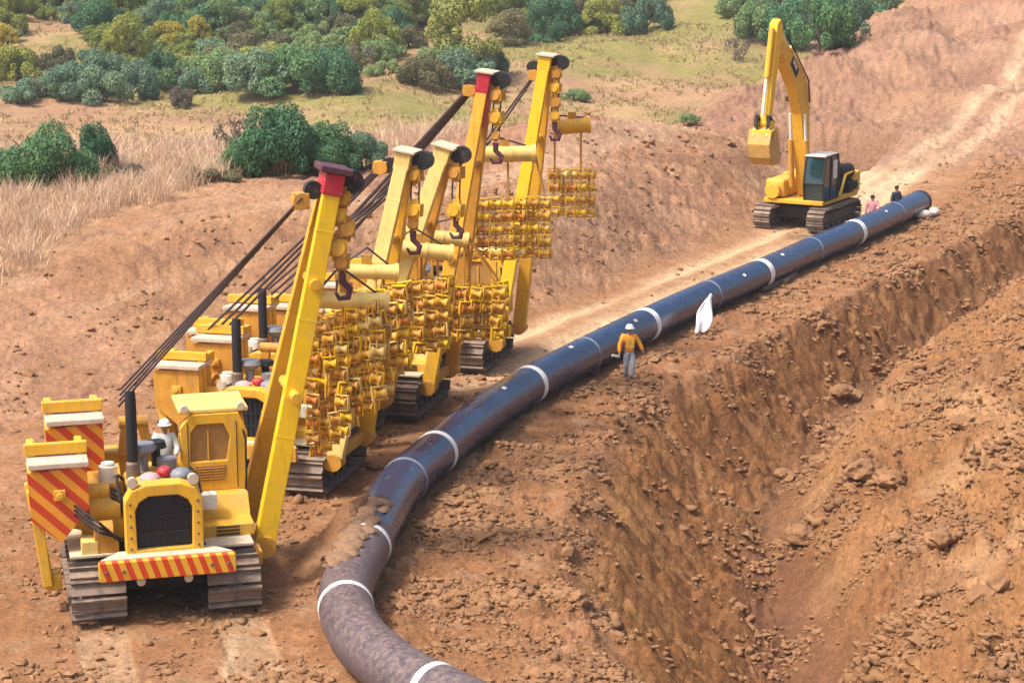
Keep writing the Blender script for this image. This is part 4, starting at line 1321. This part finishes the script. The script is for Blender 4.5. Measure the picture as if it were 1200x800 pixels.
    for y in (-0.32, 0.32):
        ears.prism([(5.0, 5.3), (5.5, 5.35), (5.95, 4.7), (5.3, 4.85)], 'xz', y - 0.05, y + 0.05)
    ears.box((5.7, 0, 4.75), (0.3, 1.06, 0.4)).build('bucket_ear', M['bright'], buc, 0.01)
    tm = MB().prism([(0, 0.06), (0.0, -0.06), (-0.28, 0.0)], 'xz', -0.07, 0.07).mesh('tooth', M['steel'])
    for k in range(5):
        place('tooth', tm, buc, (4.76, -0.42 + k * 0.21, 3.76), (0, R(40), 0))
    MB().path([(1.0, 0.32, 5.8), (1.3, 0.36, 6.8), (2.2, 0.33, 7.6), (3.9, 0.33, 9.0)], 0.035, 6).build('hydraulic_hose', M['black'], root, smooth=True)
    MB().box((1.95, -0.36, 6.0), (0.22, 0.12, 0.2)).build('work_lamp', M['dark'], root, 0.01)
    return root


build_excavator()


# ------------------------------------------------------------------ people
def skin_obj(name, m, chains, parent, sub=2):
    """one continuous surface grown on joints: chains of (point, radius) lists, the first point of the first chain is the root"""
    V, E, Rr, index = [], [], [], {}
    for ch in chains:
        prev = None
        for p, r in ch:
            k = tuple(round(c, 4) for c in p)
            if k not in index:
                index[k] = len(V)
                V.append(k)
                Rr.append(r)
            if prev is not None and (prev, index[k]) not in E:
                E.append((prev, index[k]))
            prev = index[k]
    me = bpy.data.meshes.new(name)
    me.from_pydata(V, E, [])
    me.materials.append(m)
    o = link(name, me, parent)
    md = o.modifiers.new('skin', 'SKIN')
    md.use_smooth_shade = True
    sv = me.skin_vertices[0].data
    for i, r in enumerate(Rr):
        sv[i].radius = (r, r) if not isinstance(r, tuple) else r
        sv[i].use_root = (i == 0)
    s = o.modifiers.new('sub', 'SUBSURF')
    s.levels = sub
    s.render_levels = sub
    return o


def person(loc, rz, label, jacket, trousers, helmet, pose):
    root = empty('person', loc, rz, label, 'person')
    P = {k: Vector(v) for k, v in dict(
        pelvis=(0, 0, 0.95), waist=(0, 0.0, 1.08), chest=(0.0, 0, 1.28), neck=(0.0, 0, 1.47), chin=(0.015, 0, 1.54), head=(0.02, 0, 1.64), crown=(0.01, 0, 1.72),
        sl=(0, 0.18, 1.42), el=(0.0, 0.27, 1.15), wl=(0.06, 0.28, 0.90), sr=(0, -0.18, 1.42), er=(0.0, -0.27, 1.15), wr=(0.06, -0.28, 0.90),
        hl=(0, 0.095, 0.90), kl=(0.03, 0.10, 0.50), al=(0.0, 0.10, 0.09), hr=(0, -0.095, 0.90), kr=(0.03, -0.10, 0.50), ar=(0.0, -0.10, 0.09)).items()}
    for k, v in pose.items():
        P[k] = Vector(v)
    ch = [[(P['pelvis'], 0.13), (P['waist'], 0.125), (P['chest'], 0.145), (P['neck'], 0.058), (P['chin'], 0.072), (P['head'], 0.098), (P['crown'], 0.06)]]
    for s in 'lr':
        e, w = P['e' + s], P['w' + s]
        ch.append([(P['chest'], 0.145), (P['s' + s], 0.065), (e, 0.042), (w, 0.030)])
        ch.append([(P['pelvis'], 0.13), (P['h' + s], 0.10), (P['k' + s], 0.062), (P['a' + s], 0.042), (P['a' + s] + Vector((0.14, 0, -0.05)), 0.035)])
        d = (w - e).normalized()
        palm = w + d * 0.085
        ch.append([(w, 0.030), (w + d * 0.03, 0.034), (palm, 0.036)])
        side = d.cross(Vector((0, 1, 0))).normalized()
        for q, ln in ((-0.028, 0.062), (-0.010, 0.075), (0.010, 0.070), (0.028, 0.052)):
            k1 = palm + side * q + d * 0.035
            k2 = k1 + d * ln * 0.6
            k3 = k2 + d * ln * 0.4 + Vector((0, -0.02 if s == 'l' else 0.02, 0))
            ch.append([(palm, 0.036), (k1, 0.010), (k2, 0.009), (k3, 0.008)])
        t1 = w + d * 0.05 + side * 0.04
        ch.append([(w + d * 0.03, 0.034), (t1, 0.012), (t1 + d * 0.035 + side * 0.015, 0.010)])
    b = skin_obj('body', M['skin'], ch, root, 1)
    # nose, ears, brow as small face parts
    h = P['head']
    f = MB().ball(h + Vector((0.098, 0, -0.02)), (0.022, 0.016, 0.026), 8, 5).ball(h + Vector((0, 0.095, -0.02)), (0.02, 0.012, 0.034), 8, 5).ball(h + Vector((0, -0.095, -0.02)), (0.02, 0.012, 0.034), 8, 5)
    f.build('face', M['skin'], b, smooth=True)
    e = MB()
    for y in (-0.035, 0.035):
        e.ball(h + Vector((0.088, y, 0.012)), (0.012, 0.016, 0.010), 8, 5)
    e.box(h + Vector((0.094, 0, -0.065)), (0.01, 0.045, 0.010))
    e.build('eye', M['hair'], b)
    # clothes
    jk = [[(P['pelvis'] + Vector((0, 0, -0.06)), (0.185, 0.15)), (P['waist'], (0.18, 0.145)), (P['chest'], (0.19, 0.155)), (P['neck'] + Vector((0, 0, -0.03)), 0.085)]]
    for s in 'lr':
        jk.append([(P['chest'], (0.19, 0.155)), (P['s' + s], 0.095), (P['e' + s], 0.072), (P['w' + s], 0.058)])
    j = skin_obj('jacket', jacket, jk, root, 2)
    tr = [[(P['pelvis'] + Vector((0, 0, 0.04)), 0.15), (P['pelvis'] + Vector((0, 0, -0.03)), 0.15)]]
    for s in 'lr':
        tr.append([(P['pelvis'] + Vector((0, 0, -0.03)), 0.15), (P['h' + s], 0.115), (P['k' + s], 0.085), (P['a' + s] + Vector((0, 0, 0.04)), 0.07)])
    skin_obj('trousers', trousers, tr, root, 2)
    for s in 'lr':
        a = P['a' + s]
        MB().ball(a + Vector((0.07, 0, -0.035)), (0.15, 0.055, 0.055), 12, 7).tube(a + Vector((0, 0, -0.06)), a + Vector((0, 0, 0.10)), 0.062, 0.058, n=12).build('boot', M['boot'], root, smooth=True)
    if helmet is not None:
        hm = MB()
        c = h + Vector((0.0, 0, 0.045))
        pr = [(0.125, 0.0), (0.122, 0.04), (0.105, 0.085), (0.07, 0.115), (0.02, 0.128)]
        vs, fs, n = [], [], 16
        for r, z in pr:
            vs += [c + Vector((r * 1.08 * math.cos(2 * math.pi * k / n), r * math.sin(2 * math.pi * k / n), z)) for k in range(n)]
        for i in range(len(pr) - 1):
            fs += [(i * n + k, i * n + (k + 1) % n, (i + 1) * n + (k + 1) % n, (i + 1) * n + k) for k in range(n)]
        fs.append(tuple(range((len(pr) - 1) * n, len(pr) * n)))
        hm.add(vs, fs)
        hm.tube(c + Vector((0.03, 0, -0.008)), c + Vector((0.03, 0, 0.008)), 0.150, n=18)
        hm.build('hard_hat', helmet, root, smooth=True)
    else:
        MB().ball(h + Vector((-0.012, 0, 0.03)), (0.108, 0.105, 0.10), 12, 8).build('hair', M['hair'], root, smooth=True)
    return root, j, P


wp = on_ground(737, 446)
pr, jk, P = person(wp, R(-80), 'person in an orange jacket and white hard hat walking beside the pipe', M['hiviz'], M['denim'], M['helmet'],
                   dict(el=(0.02, 0.33, 1.18), wl=(0.05, 0.42, 0.95), er=(0.05, -0.33, 1.16), wr=(0.20, -0.36, 0.95), al=(0.12, 0.05, 0.09), kl=(0.12, 0.09, 0.50), ar=(-0.16, -0.06, 0.10), kr=(0.0, -0.09, 0.50)))
vest = MB()
vest.box((0.155, 0, 1.12), (0.01, 0.26, 0.06)).box((0.165, 0.08, 1.28), (0.01, 0.05, 0.26)).box((0.165, -0.08, 1.28), (0.01, 0.05, 0.26))
vest.build('reflective_tape', M['reflect'], jk)
MB().tube((0.26, -0.40, 0.84), (0.30, -0.62, 0.90), 0.045, n=10).build('paper_roll', M['white'], pr, label='white roll in the hand')

op = plane_hit(PL, 212, 505, -0.35)
op_w = PL.matrix_world @ Vector((-0.42, 0.30, 1.90))
person(op_w, R(-80), 'person in pale grey overalls and white hard hat standing on the nearest pipelayer', M['greycloth'], M['greycloth'], M['helmet'],
       dict(el=(0.1, 0.27, 1.16), wl=(0.3, 0.22, 1.05), er=(0.08, -0.27, 1.16), wr=(0.28, -0.2, 1.02)))
p = at_z(1049, 262, 0)
p.z = float(zfun(p.x, p.y))
person(p, R(-60), 'person in dark clothes standing behind the far end of the pipe', M['darkcloth'], M['darkcloth'], None, {})
p = at_z(1021, 273, 0)
p.z = float(zfun(p.x, p.y))
person(p, R(-100), 'person in a pink shirt behind the pipe beside the excavator', M['pinkcloth'], M['darkcloth'], None, dict(el=(0.1, 0.3, 1.2), wl=(0.3, 0.25, 1.15)))


# ------------------------------------------------------------------ trees and shrubs
def crown_mesh(name, seed, lobes, nleaf, leaf, flat=0.62, top=1.0):
    """crown about 2 across, standing on z = 0, of many small leaf faces gathered in clumps"""
    g = np.random.default_rng(seed)
    cs, rs = [], []
    for k in range(lobes):
        a, rr = g.uniform(0, 2 * math.pi), 0.92 * math.sqrt(g.uniform(0.02, 1))
        hz = top * (1 - 0.62 * rr * rr) * g.uniform(0.35, 0.95)
        if k % 4 == 0:
            hz = g.uniform(0.08, 0.25)
        cs.append((rr * math.cos(a), rr * math.sin(a), hz * 0.85 + 0.08))
        rs.append(g.uniform(0.15, 0.44) * (1.1 - 0.45 * rr))
    cs, rs = np.array(cs), np.array(rs)
    li = g.choice(lobes, nleaf, p=rs ** 2 / (rs ** 2).sum())
    dv = g.normal(size=(nleaf, 3))
    dv /= np.linalg.norm(dv, axis=1)[:, None]
    rad = rs[li] * g.uniform(0.55, 1.08, nleaf) ** 0.7
    c = cs[li] + dv * rad[:, None] * np.array((1, 1, flat + 0.25))
    c[:, 2] = np.maximum(c[:, 2], 0.02 + 0.05 * g.random(nleaf))
    nrm = dv * 0.8 + g.normal(size=(nleaf, 3)) * 0.55 + np.array((0, 0, 0.35))
    nrm /= np.linalg.norm(nrm, axis=1)[:, None]
    ax = np.cross(nrm, g.normal(size=(nleaf, 3)))
    ax /= np.linalg.norm(ax, axis=1)[:, None]
    bx = np.cross(nrm, ax)
    s = (leaf * g.uniform(0.6, 1.35, nleaf))[:, None]
    V = np.stack([c - ax * s, c - bx * s * 0.55 + nrm * s * 0.12, c + ax * s, c + bx * s * 0.55 + nrm * s * 0.12], 1).reshape(-1, 3)
    F = np.arange(nleaf * 4).reshape(-1, 4)
    return np_mesh(name, V, F, LEAF['mid'])


def trunk_mesh(seed, limbs=5, height=0.75, r=0.05, wild=1.0):
    q = random.Random(seed)
    mb = MB()
    mb.path([(0, 0, -0.25), (0.01, 0, 0.1), (q.uniform(-.04, .04), q.uniform(-.04, .04), height * 0.6), (q.uniform(-.06, .06), q.uniform(-.06, .06), height)], [r * 1.35, r, r * 0.7, r * 0.3], 7)
    for k in range(limbs):
        a = 2 * math.pi * k / limbs + q.uniform(-.4, .4)
        z0 = height * q.uniform(0.15, 0.6)
        l = q.uniform(0.4, 0.7) * wild
        mb.path([(0, 0, z0), (l * 0.5 * math.cos(a), l * 0.5 * math.sin(a), z0 + 0.18), (l * math.cos(a), l * math.sin(a), z0 + 0.42)], [r * 0.55, r * 0.4, r * 0.15], 5)
    return mb.mesh('trunk', M['bark'], True)


CROWN = dict(
    dense=[crown_mesh('crown', s, 34, 22000, 0.029, top=0.9) for s in (1, 2)],
    bush=[crown_mesh('crown', s, 20, 9500, 0.037, top=0.95) for s in (3, 4, 5)],
    tree=[crown_mesh('crown', s, 24, 10500, 0.037, top=1.9) for s in (6, 7, 8)],
    thin=[crown_mesh('crown', s, 14, 420, 0.07, top=1.2) for s in (9, 10)],
)
TRUNK = dict(dense=trunk_mesh(1, 7, 0.6, 0.05), bush=trunk_mesh(2, 6, 0.6, 0.05), tree=trunk_mesh(3, 6, 1.4, 0.06), thin=trunk_mesh(4, 9, 0.9, 0.03, 1.3))
HGT = dict(dense=1.0, bush=1.05, tree=1.85, thin=1.2)


def plant(px, py, wpx, hpx, kind, leaf, label, cat='shrub', group=None, name=None, seed=0):
    """a shrub or tree rooted where pixel (px, py) meets the ground, wpx wide and hpx high there"""
    q = random.Random(px * 31 + py * 7 + seed)
    p = on_ground(px, py)
    zc = p.y * CT + (CAM_H - p.z) * ST
    sx = wpx / FPX * zc / 2 * (1.15 if kind in ('bush', 'tree') else 1.0)
    sz = hpx / FPX * zc / HGT[kind] / CT
    root = empty(name or ('tree' if kind == 'tree' else 'shrub'), p, q.uniform(0, 6.28), label, cat, group)
    me = q.choice(CROWN[kind])
    c = place('crown', me, root, (0, 0, 0), (0, 0, 0), (sx, sx, sz), LEAF[leaf])
    place('trunk', TRUNK[kind], root, (0, 0, 0), (0, 0, 0), (sx, sx, sz))
    return root


G1 = 'shrubs in the long thicket on the hillside'
# the near pair beyond the dry grass
plant(50, 222, 120, 78, 'dense', 'dark', 'wide dark green shrub at the left edge beyond the dry grass')
plant(112, 206, 52, 62, 'dense', 'dark', 'narrow dark green shrub right of the wide one at the left edge')
plant(95, 214, 80, 36, 'bush', 'olive', 'low olive shrub in front of the dark shrubs at the left edge')
plant(330, 204, 118, 84, 'dense', 'dark', 'broad rounded dark green shrub behind the nearest boom tip')
plant(385, 202, 80, 62, 'dense', 'dark', 'dark green shrub touching the right side of the broad rounded one')
plant(424, 199, 58, 44, 'dense', 'blue', 'low shrub at the right end of the group behind the nearest boom tip')
plant(288, 205, 60, 46, 'dense', 'dark', 'low dark green shrub at the left foot of the broad rounded one')
plant(276, 185, 46, 66, 'thin', 'grey', 'bare twiggy shrub left of the broad rounded green one')
plant(245, 212, 60, 20, 'bush', 'olive', 'low olive shrub left of the broad rounded green one')
plant(140, 212, 50, 24, 'bush', 'grey', 'low grey shrub right of the dark shrubs at the left edge')
# thicket across the slope
for k, (x, y, w, h, lf) in enumerate(((215, 104, 70, 44, 'mid'), (255, 106, 76, 52, 'mid'), (300, 108, 80, 54, 'blue'), (345, 110, 84, 58, 'dark'), (385, 111, 76, 58, 'dark'), (325, 92, 80, 44, 'lime'), (270, 88, 70, 40, 'olive'),
                                     (240, 110, 50, 34, 'blue'), (365, 96, 70, 46, 'mid'))):
    lab = {'mid': 'green shrub in the long thicket on the hillside', 'blue': 'bluish green shrub in the long thicket on the hillside', 'dark': 'dark green shrub in the long thicket on the hillside',
           'lime': 'yellow green shrub topping the long hillside thicket', 'olive': 'olive shrub topping the long hillside thicket'}[lf]
    lab += ', ' + ('at its left end', 'second in its front row', 'third in its front row', 'fourth in its front row', 'at its right end', 'high in its middle', 'high on its left', 'small in front', 'high on its right')[k]
    plant(x, y, w, h, 'bush', lf, lab, group=G1)
for k, (x, y, w, h, lf) in enumerate(((40, 118, 60, 34, 'blue'), (80, 116, 64, 44, 'blue'), (120, 120, 64, 44, 'blue'), (155, 118, 60, 50, 'blue'), (105, 98, 70, 42, 'blue'), (185, 102, 50, 44, 'dark'))):
    plant(x, y, w, h, 'bush', lf, 'bluish green shrub in the left hillside thicket, ' + ('at its left end', 'second from its left', 'third from its left', 'at its right end', 'behind its front row', '')[k] if lf == 'blue' else 'dark shrub between the two hillside thickets', group='shrubs in the left hillside thicket' if lf == 'blue' else None)
plant(213, 126, 26, 26, 'bush', 'grey', 'small round grey shrub alone below the thicket')
plant(150, 76, 52, 62, 'tree', 'lime', 'light green tree left of the bright yellow tree', 'tree')
plant(136, 74, 34, 34, 'bush', 'lime', 'bright green shrub at the foot of the light green tree')
plant(238, 62, 34, 50, 'tree', 'yellow', 'bright yellow tree above the long thicket', 'tree')
plant(196, 66, 50, 42, 'tree', 'yellow', 'golden tree between the light green and the bright yellow one', 'tree')
plant(10, 62, 44, 40, 'tree', 'yellow', 'yellow tree at the left edge of the hillside', 'tree')
plant(18, 96, 60, 44, 'bush', 'lime', 'yellow green shrub below the yellow tree at the left edge')
plant(62, 84, 44, 36, 'bush', 'olive', 'olive shrub on the bare patch of hillside at the left')
plant(424, 82, 34, 40, 'thin', 'grey', 'grey leafless shrub right of the long thicket')
plant(540, 92, 84, 108, 'tree', 'gold', 'tall yellow green tree above the faded booms', 'tree')
plant(500, 102, 60, 40, 'bush', 'olive', 'olive shrub left below the tall yellow green tree')
plant(548, 104, 76, 50, 'bush', 'blue', 'bluish shrub under the tall yellow green tree')
plant(520, 92, 60, 44, 'bush', 'mid', 'green shrub at the left foot of the tall yellow green tree')
plant(575, 92, 40, 46, 'bush', 'dark', 'dark shrub right below the tall yellow green tree')
plant(448, 56, 60, 56, 'bush', 'dark', 'dark shrub left of the tall yellow green tree')
plant(470, 50, 50, 56, 'tree', 'lime', 'yellow green tree left of the tall one', 'tree')
plant(672, 118, 40, 14, 'bush', 'mid', 'low green shrub right behind the tallest boom')
plant(808, 145, 26, 12, 'bush', 'mid', 'tiny green shrub on the spoil mound left of the excavator bucket')
plant(862, 72, 30, 40, 'thin', 'grey', 'grey leafless shrub left of the excavator boom tip')
# upper wood: rows of trees one behind the other
row = []
q = random.Random(5)
for base, x0, x1, step in ((62, 405, 440, 34), (54, 580, 770, 26), (44, 0, 130, 30), (40, 180, 580, 30), (28, 0, 780, 30), (10, -10, 800, 30), (-10, -10, 850, 34)):
    x = x0
    while x < x1:
        row.append((x + q.uniform(-8, 8), base + q.uniform(-6, 6) - max(0, (x - 600)) * 0.12))
        x += step
NAMEC = dict(mid='green', blue='bluish green', dark='dark green', olive='olive', lime='yellow green')
MARKS = ((60, 'at the left edge'), (130, 'above the bare patch'), (200, 'above the golden tree'), (290, 'above the bright yellow tree'), (370, 'above the long thicket'),
         (440, 'above the leafless shrub'), (500, 'left of the tall tree'), (585, 'behind the tall tree'), (640, 'above the tallest boom'), (700, 'above the grassy slope'), (900, 'at its right end'))
for x, y in row:
    if (30 < x < 110 and 30 < y < 80) or (500 < x < 585 and 12 < y < 80):
        continue
    lf = q.choice(['mid', 'mid', 'blue', 'mid', 'dark', 'olive', 'lime', 'lime'])
    kd = q.choice(['tree', 'bush', 'tree'])
    w_, h_ = q.uniform(36, 58), q.uniform(36, 58)
    lab = '%s %s tree, %s of the wood %s' % ('broad' if w_ > 47 else 'slim', NAMEC[lf], 'lowest row' if y > 33 else ('middle row' if y > 4 else 'top row'), [t for e, t in MARKS if x < e][0])
    plant(int(x), int(y), w_, h_, kd, lf, lab, 'tree', 'trees in the wood at the top', 'tree')
under = []
for y0, x0, x1, st in ((86, 180, 480, 34), (70, 170, 470, 36), (58, 60, 480, 40), (46, 0, 760, 30), (36, 0, 760, 30), (22, -10, 780, 28), (8, -10, 800, 30)):
    x = x0
    while x < x1:
        under.append((x + q.uniform(-12, 12), y0 + q.uniform(-6, 6) - max(0, x - 600) * 0.10))
        x += st * q.uniform(0.7, 1.4)
for x, y in under:
    if (22 < x < 120 and 26 < y < 90) or (485 < x < 605 and y < 100):
        continue
    lf = q.choice(['mid', 'lime', 'olive', 'lime', 'olive', 'mid', 'mid', 'blue'])
    w_, h_ = q.uniform(30, 62), q.uniform(18, 34)
    lab = '%s %s shrub %s %s' % ('wide' if w_ > 46 else 'small', NAMEC[lf], 'on open slope' if y > 62 else ('at the wood edge' if y > 30 else 'inside the wood'), [t for e, t in MARKS if x < e][0])
    plant(int(x), int(y), w_, h_, 'bush', lf, lab, 'shrub', 'undergrowth of the hillside wood')
for k, (x, y, w, h, lf) in enumerate(((895, 50, 60, 56, 'mid'), (925, 56, 70, 60, 'dark'), (960, 60, 70, 64, 'dark'), (985, 50, 64, 60, 'blue'), (1005, 34, 60, 56, 'dark'), (910, 24, 60, 50, 'mid'), (950, 22, 64, 50, 'blue'), (985, 14, 60, 50, 'dark'), (1020, 12, 60, 50, 'blue'), (870, 18, 50, 44, 'mid'), (880, 2, 60, 50, 'blue'), (1040, -4, 60, 40, 'dark'))):
    lab = {'mid': 'green tree in the grove behind the excavator boom', 'dark': 'dark tree in the grove beside the dirt hill', 'blue': 'bluish tree in the grove beside the dirt hill'}[lf]
    lab += ', ' + ('lower row, first from left', 'lower row, second from left', 'lower row, third from left', 'lower row, fourth from left', 'lower row, at its right end', 'middle row, first from left', 'middle row, second from left', 'middle row, third from left', 'middle row, at its right end', 'at its left edge', 'top left', 'top right')[k]
    plant(x, y, w, h, 'bush', lf, lab, 'tree', 'trees in the grove beside the dirt hill', 'tree')


same = {}
for o in COL.objects:
    if o.parent is None and o.get('group', '') in ('trees in the wood at the top', 'undergrowth of the hillside wood'):
        same.setdefault(o['label'], []).append(o)
for lb, os_ in same.items():
    if len(os_) > 1:
        os_.sort(key=lambda o: o.location.x / o.location.y)
        for k, o in enumerate(os_):
            o['label'] = lb + (', left one', ', right one')[k] if len(os_) == 2 else lb + ', ' + ('first', 'second', 'third', 'fourth', 'fifth', 'sixth', 'seventh')[k]


# ------------------------------------------------------------------ dry grass
def blades(name, X, Y, hgt, wid, per, lean, m):
    n = len(X) * per
    g = NR
    x = np.repeat(X, per) + g.normal(0, 0.16, n)
    y = np.repeat(Y, per) + g.normal(0, 0.16, n)
    z = zfun(x, y) - 0.05
    h = np.repeat(hgt, per) * g.uniform(0.55, 1.15, n)
    a = g.uniform(0, 2 * math.pi, n)
    w = wid * g.uniform(0.6, 1.4, n)
    lx, ly = g.normal(0, lean, n) * h, g.normal(0, lean, n) * h
    ca, sa = np.cos(a) * w, np.sin(a) * w
    b0 = np.stack([x - ca, y - sa, z], 1)
    b1 = np.stack([x + ca, y + sa, z], 1)
    m0 = np.stack([x - ca * .9 + lx * .45, y - sa * .9 + ly * .45, z + h * .6], 1)
    m1 = np.stack([x + ca * .9 + lx * .45, y + sa * .9 + ly * .45, z + h * .6], 1)
    t0 = np.stack([x - ca * .35 + lx, y - sa * .35 + ly, z + h], 1)
    t1 = np.stack([x + ca * .35 + lx, y + sa * .35 + ly, z + h], 1)
    V = np.stack([b0, b1, m0, m1, t0, t1], 1).reshape(-1, 3)
    k = np.arange(n)[:, None] * 6
    F = np.concatenate([k + np.array([[0, 1, 3, 2]]), k + np.array([[2, 3, 5, 4]])], 0)
    o = link(name, np_mesh(name, V, F, m))
    return o


N = 34000
gx, gy = NR.uniform(-32, 2, N), NR.uniform(54, 106, N)
gl = np.interp(gx, [-60, -40, -16.4, -14.9, -11.1, -7.1, -3, 0, 2], [50, 55, 66, 74, 83, 88, 93, 106, 108]) + 2.0 * perlin(gx / 3, gy / 3, 301)
den = sst(-0.5, 3.5, gy - gl) * (0.35 + 0.65 * sst(-0.35, 0.15, perlin(gx / 1.6, gy / 1.6, 302)))
ok = (NR.random(N) < den) & (gx > -0.30 * gy - 2)
gx, gy = gx[ok], gy[ok]
o = blades('dry_grass', gx, gy, NR.uniform(0.35, 0.95, len(gx)) * (0.75 + 0.5 * sst(-0.3, 0.3, perlin(gx / 2, gy / 2, 303))), 0.014, 9, 0.38, LEAF['straw'])
tag(o, 'tall pale dry grass on the bank top', 'grass', kind='stuff')
N = 16000
gx, gy = NR.uniform(-50, 40, N), NR.uniform(118, 235, N)
_, mm = land(gx, gy)
ok = (np.abs(gx) < 0.27 * gy) & (mm['drop'] > 0.7) & (perlin(gx / 8, gy / 8, 311) > -0.25)
gx, gy = gx[ok], gy[ok]
o = blades('field_grass', gx, gy, NR.uniform(0.18, 0.42, len(gx)), 0.05, 4, 0.5, LEAF['field'])
tag(o, 'short rough grass on the far hillside', 'grass', kind='stuff')


# ------------------------------------------------------------------ clods of earth
def ico():
    bm = bmesh.new()
    bmesh.ops.create_icosphere(bm, subdivisions=1, radius=1)
    v = np.array([p.co[:] for p in bm.verts])
    f = np.array([[q.index for q in p.verts] for p in bm.faces])
    bm.free()
    return v, f


IV, IF = ico()


def clods(name, X, Y, S, label, m):
    n = len(X)
    Z = zfun(X, Y)
    g = NR
    jit = 1 + g.normal(0, 0.27, (n, len(IV), 1))
    st = S[:, None] * np.stack([g.uniform(0.65, 1.6, n), g.uniform(0.65, 1.3, n), g.uniform(0.4, 0.9, n)], 1)
    P = IV[None] * jit * st[:, None, :]
    a = g.uniform(0, 2 * math.pi, n)
    ca, sa = np.cos(a)[:, None], np.sin(a)[:, None]
    x = P[..., 0] * ca - P[..., 1] * sa + X[:, None]
    y = P[..., 0] * sa + P[..., 1] * ca + Y[:, None]
    z = P[..., 2] + (Z + S * 0.15)[:, None]
    V = np.stack([x, y, z], -1).reshape(-1, 3)
    F = (np.arange(n)[:, None, None] * len(IV) + IF[None]).reshape(-1, 3)
    me = np_mesh(name, V, F, m, False)
    if len(me.polygons) == len(F):
        me.polygons.foreach_set('use_smooth', np.repeat(g.random(n) < 0.4, len(IF)))
    o = link(name, me)
    tag(o, label, 'clods', kind='stuff')


N = 250000
gy = 33 + (NR.random(N) ** 1.5) * 85
gx = gy * np.tan(np.radians(NR.uniform(-16.5, 16.5, N)))
_, mm = land(gx, gy)
stripm = (1 - sst(-1.5, 0.5, mm['d'])) * (1 - sst(0.2, 1.2, mm['u']))
den = stripm * (0.10 + 0.42 * sst(0.3, 1.2, mm['up'])) + 0.60 * mm['spoil'] + 0.07 * mm['wall'] + 0.25 * mm['fade'] * np.exp(-((mm['u'] - mm['uc'] - 0.2) / 1.0) ** 2) + 0.07 * sst(0, 1, mm['d']) * (1 - sst(3, 11, mm['d'])) + 0.06 * mm['hill']
clu = perlin(gx / 2.4, gy / 2.4, 401) + 0.5 * perlin(gx / 0.9, gy / 0.9, 402)
den = den * (0.12 + 1.7 * sst(-0.25, 0.5, clu))
rd = sst(-6.6, -5.8, mm['up']) * (1 - sst(-2.2, -1.5, mm['up'])) * sst(58, 66, gy)
den = den * (1 - 0.92 * rd)
ok = (NR.random(N) < den) & (np.abs(mm['up']) > 0.75)
gx, gy, clu = gx[ok], gy[ok], clu[ok]
sz = np.clip(np.exp(NR.normal(-3.15, 0.42, len(gx)) + 0.55 * np.clip(clu, -0.4, 0.7)), 0.024, 0.17) * np.interp(gy, [35, 100], [1.0, 1.5])
print('clods', len(gx))
clods('earth_clods', gx, gy, sz, 'loose clods of brown earth strewn over the ground and spoil', M['clod'])
for k, (px, py, s) in enumerate(((965, 545, .34), (1010, 556, .42), (1000, 470, .30), (985, 462, .36), (1042, 572, .40), (1155, 702, .34), (1172, 690, .27), (940, 632, .36), (1100, 640, .30), (1060, 452, .28), (1128, 500, .30), (920, 560, .28))):
    p = on_ground(px, py)
    bm = bmesh.new()
    bmesh.ops.create_icosphere(bm, subdivisions=3, radius=1)
    co = np.array([v.co[:] for v in bm.verts])
    rr = 1 + 0.30 * perlin(co[:, 0] * 1.3 + k * 7, co[:, 1] * 1.3 + co[:, 2] * 1.1, 500) + 0.16 * perlin(co[:, 0] * 3 + k, co[:, 2] * 3 + co[:, 1] * 2, 501) + 0.09 * np.abs(perlin(co[:, 1] * 7 + k, co[:, 2] * 7 + co[:, 0] * 3, 502))
    for v, q_ in zip(bm.verts, co * rr[:, None] * np.array((1.25, 1.0, 0.7)) * s):
        v.co = q_
    me = bpy.data.meshes.new('earth_boulder')
    bm.to_mesh(me)
    bm.free()
    me.materials.append(M['clod'])
    o = link('earth_boulder', me)
    o.location = p + Vector((0, 0, 0.08))
    o.rotation_euler.z = k * 1.3
    tag(o, 'large lump of earth on the spoil, %s from the left' % ('third', 'sixth', 'fifth', 'fourth', 'seventh', 'eleventh', 'twelfth', 'second', 'ninth', 'eighth', 'tenth', 'first')[k], 'lump', 'large lumps of earth on the spoil')


# ------------------------------------------------------------------ haze
hz = MB().box((0, 305, 19), (2420, 650, 58)).mesh('haze', M['white'])
hm = bpy.data.materials.new('haze_air')
hm.use_nodes = True
hn = hm.node_tree
hn.nodes.clear()
pv = hn.nodes.new('ShaderNodeVolumePrincipled')
pv.inputs['Density Attribute'].default_value = ''
pv.inputs['Color'].default_value = (0.86, 0.90, 0.94, 1)
pv.inputs['Density'].default_value = 0.00026
ho_ = hn.nodes.new('ShaderNodeOutputMaterial')
hn.links.new(pv.outputs[0], ho_.inputs['Volume'])
hz.materials.clear()
hz.materials.append(hm)
tag(link('haze', hz), 'thin pale haze over the valley', kind='stuff')
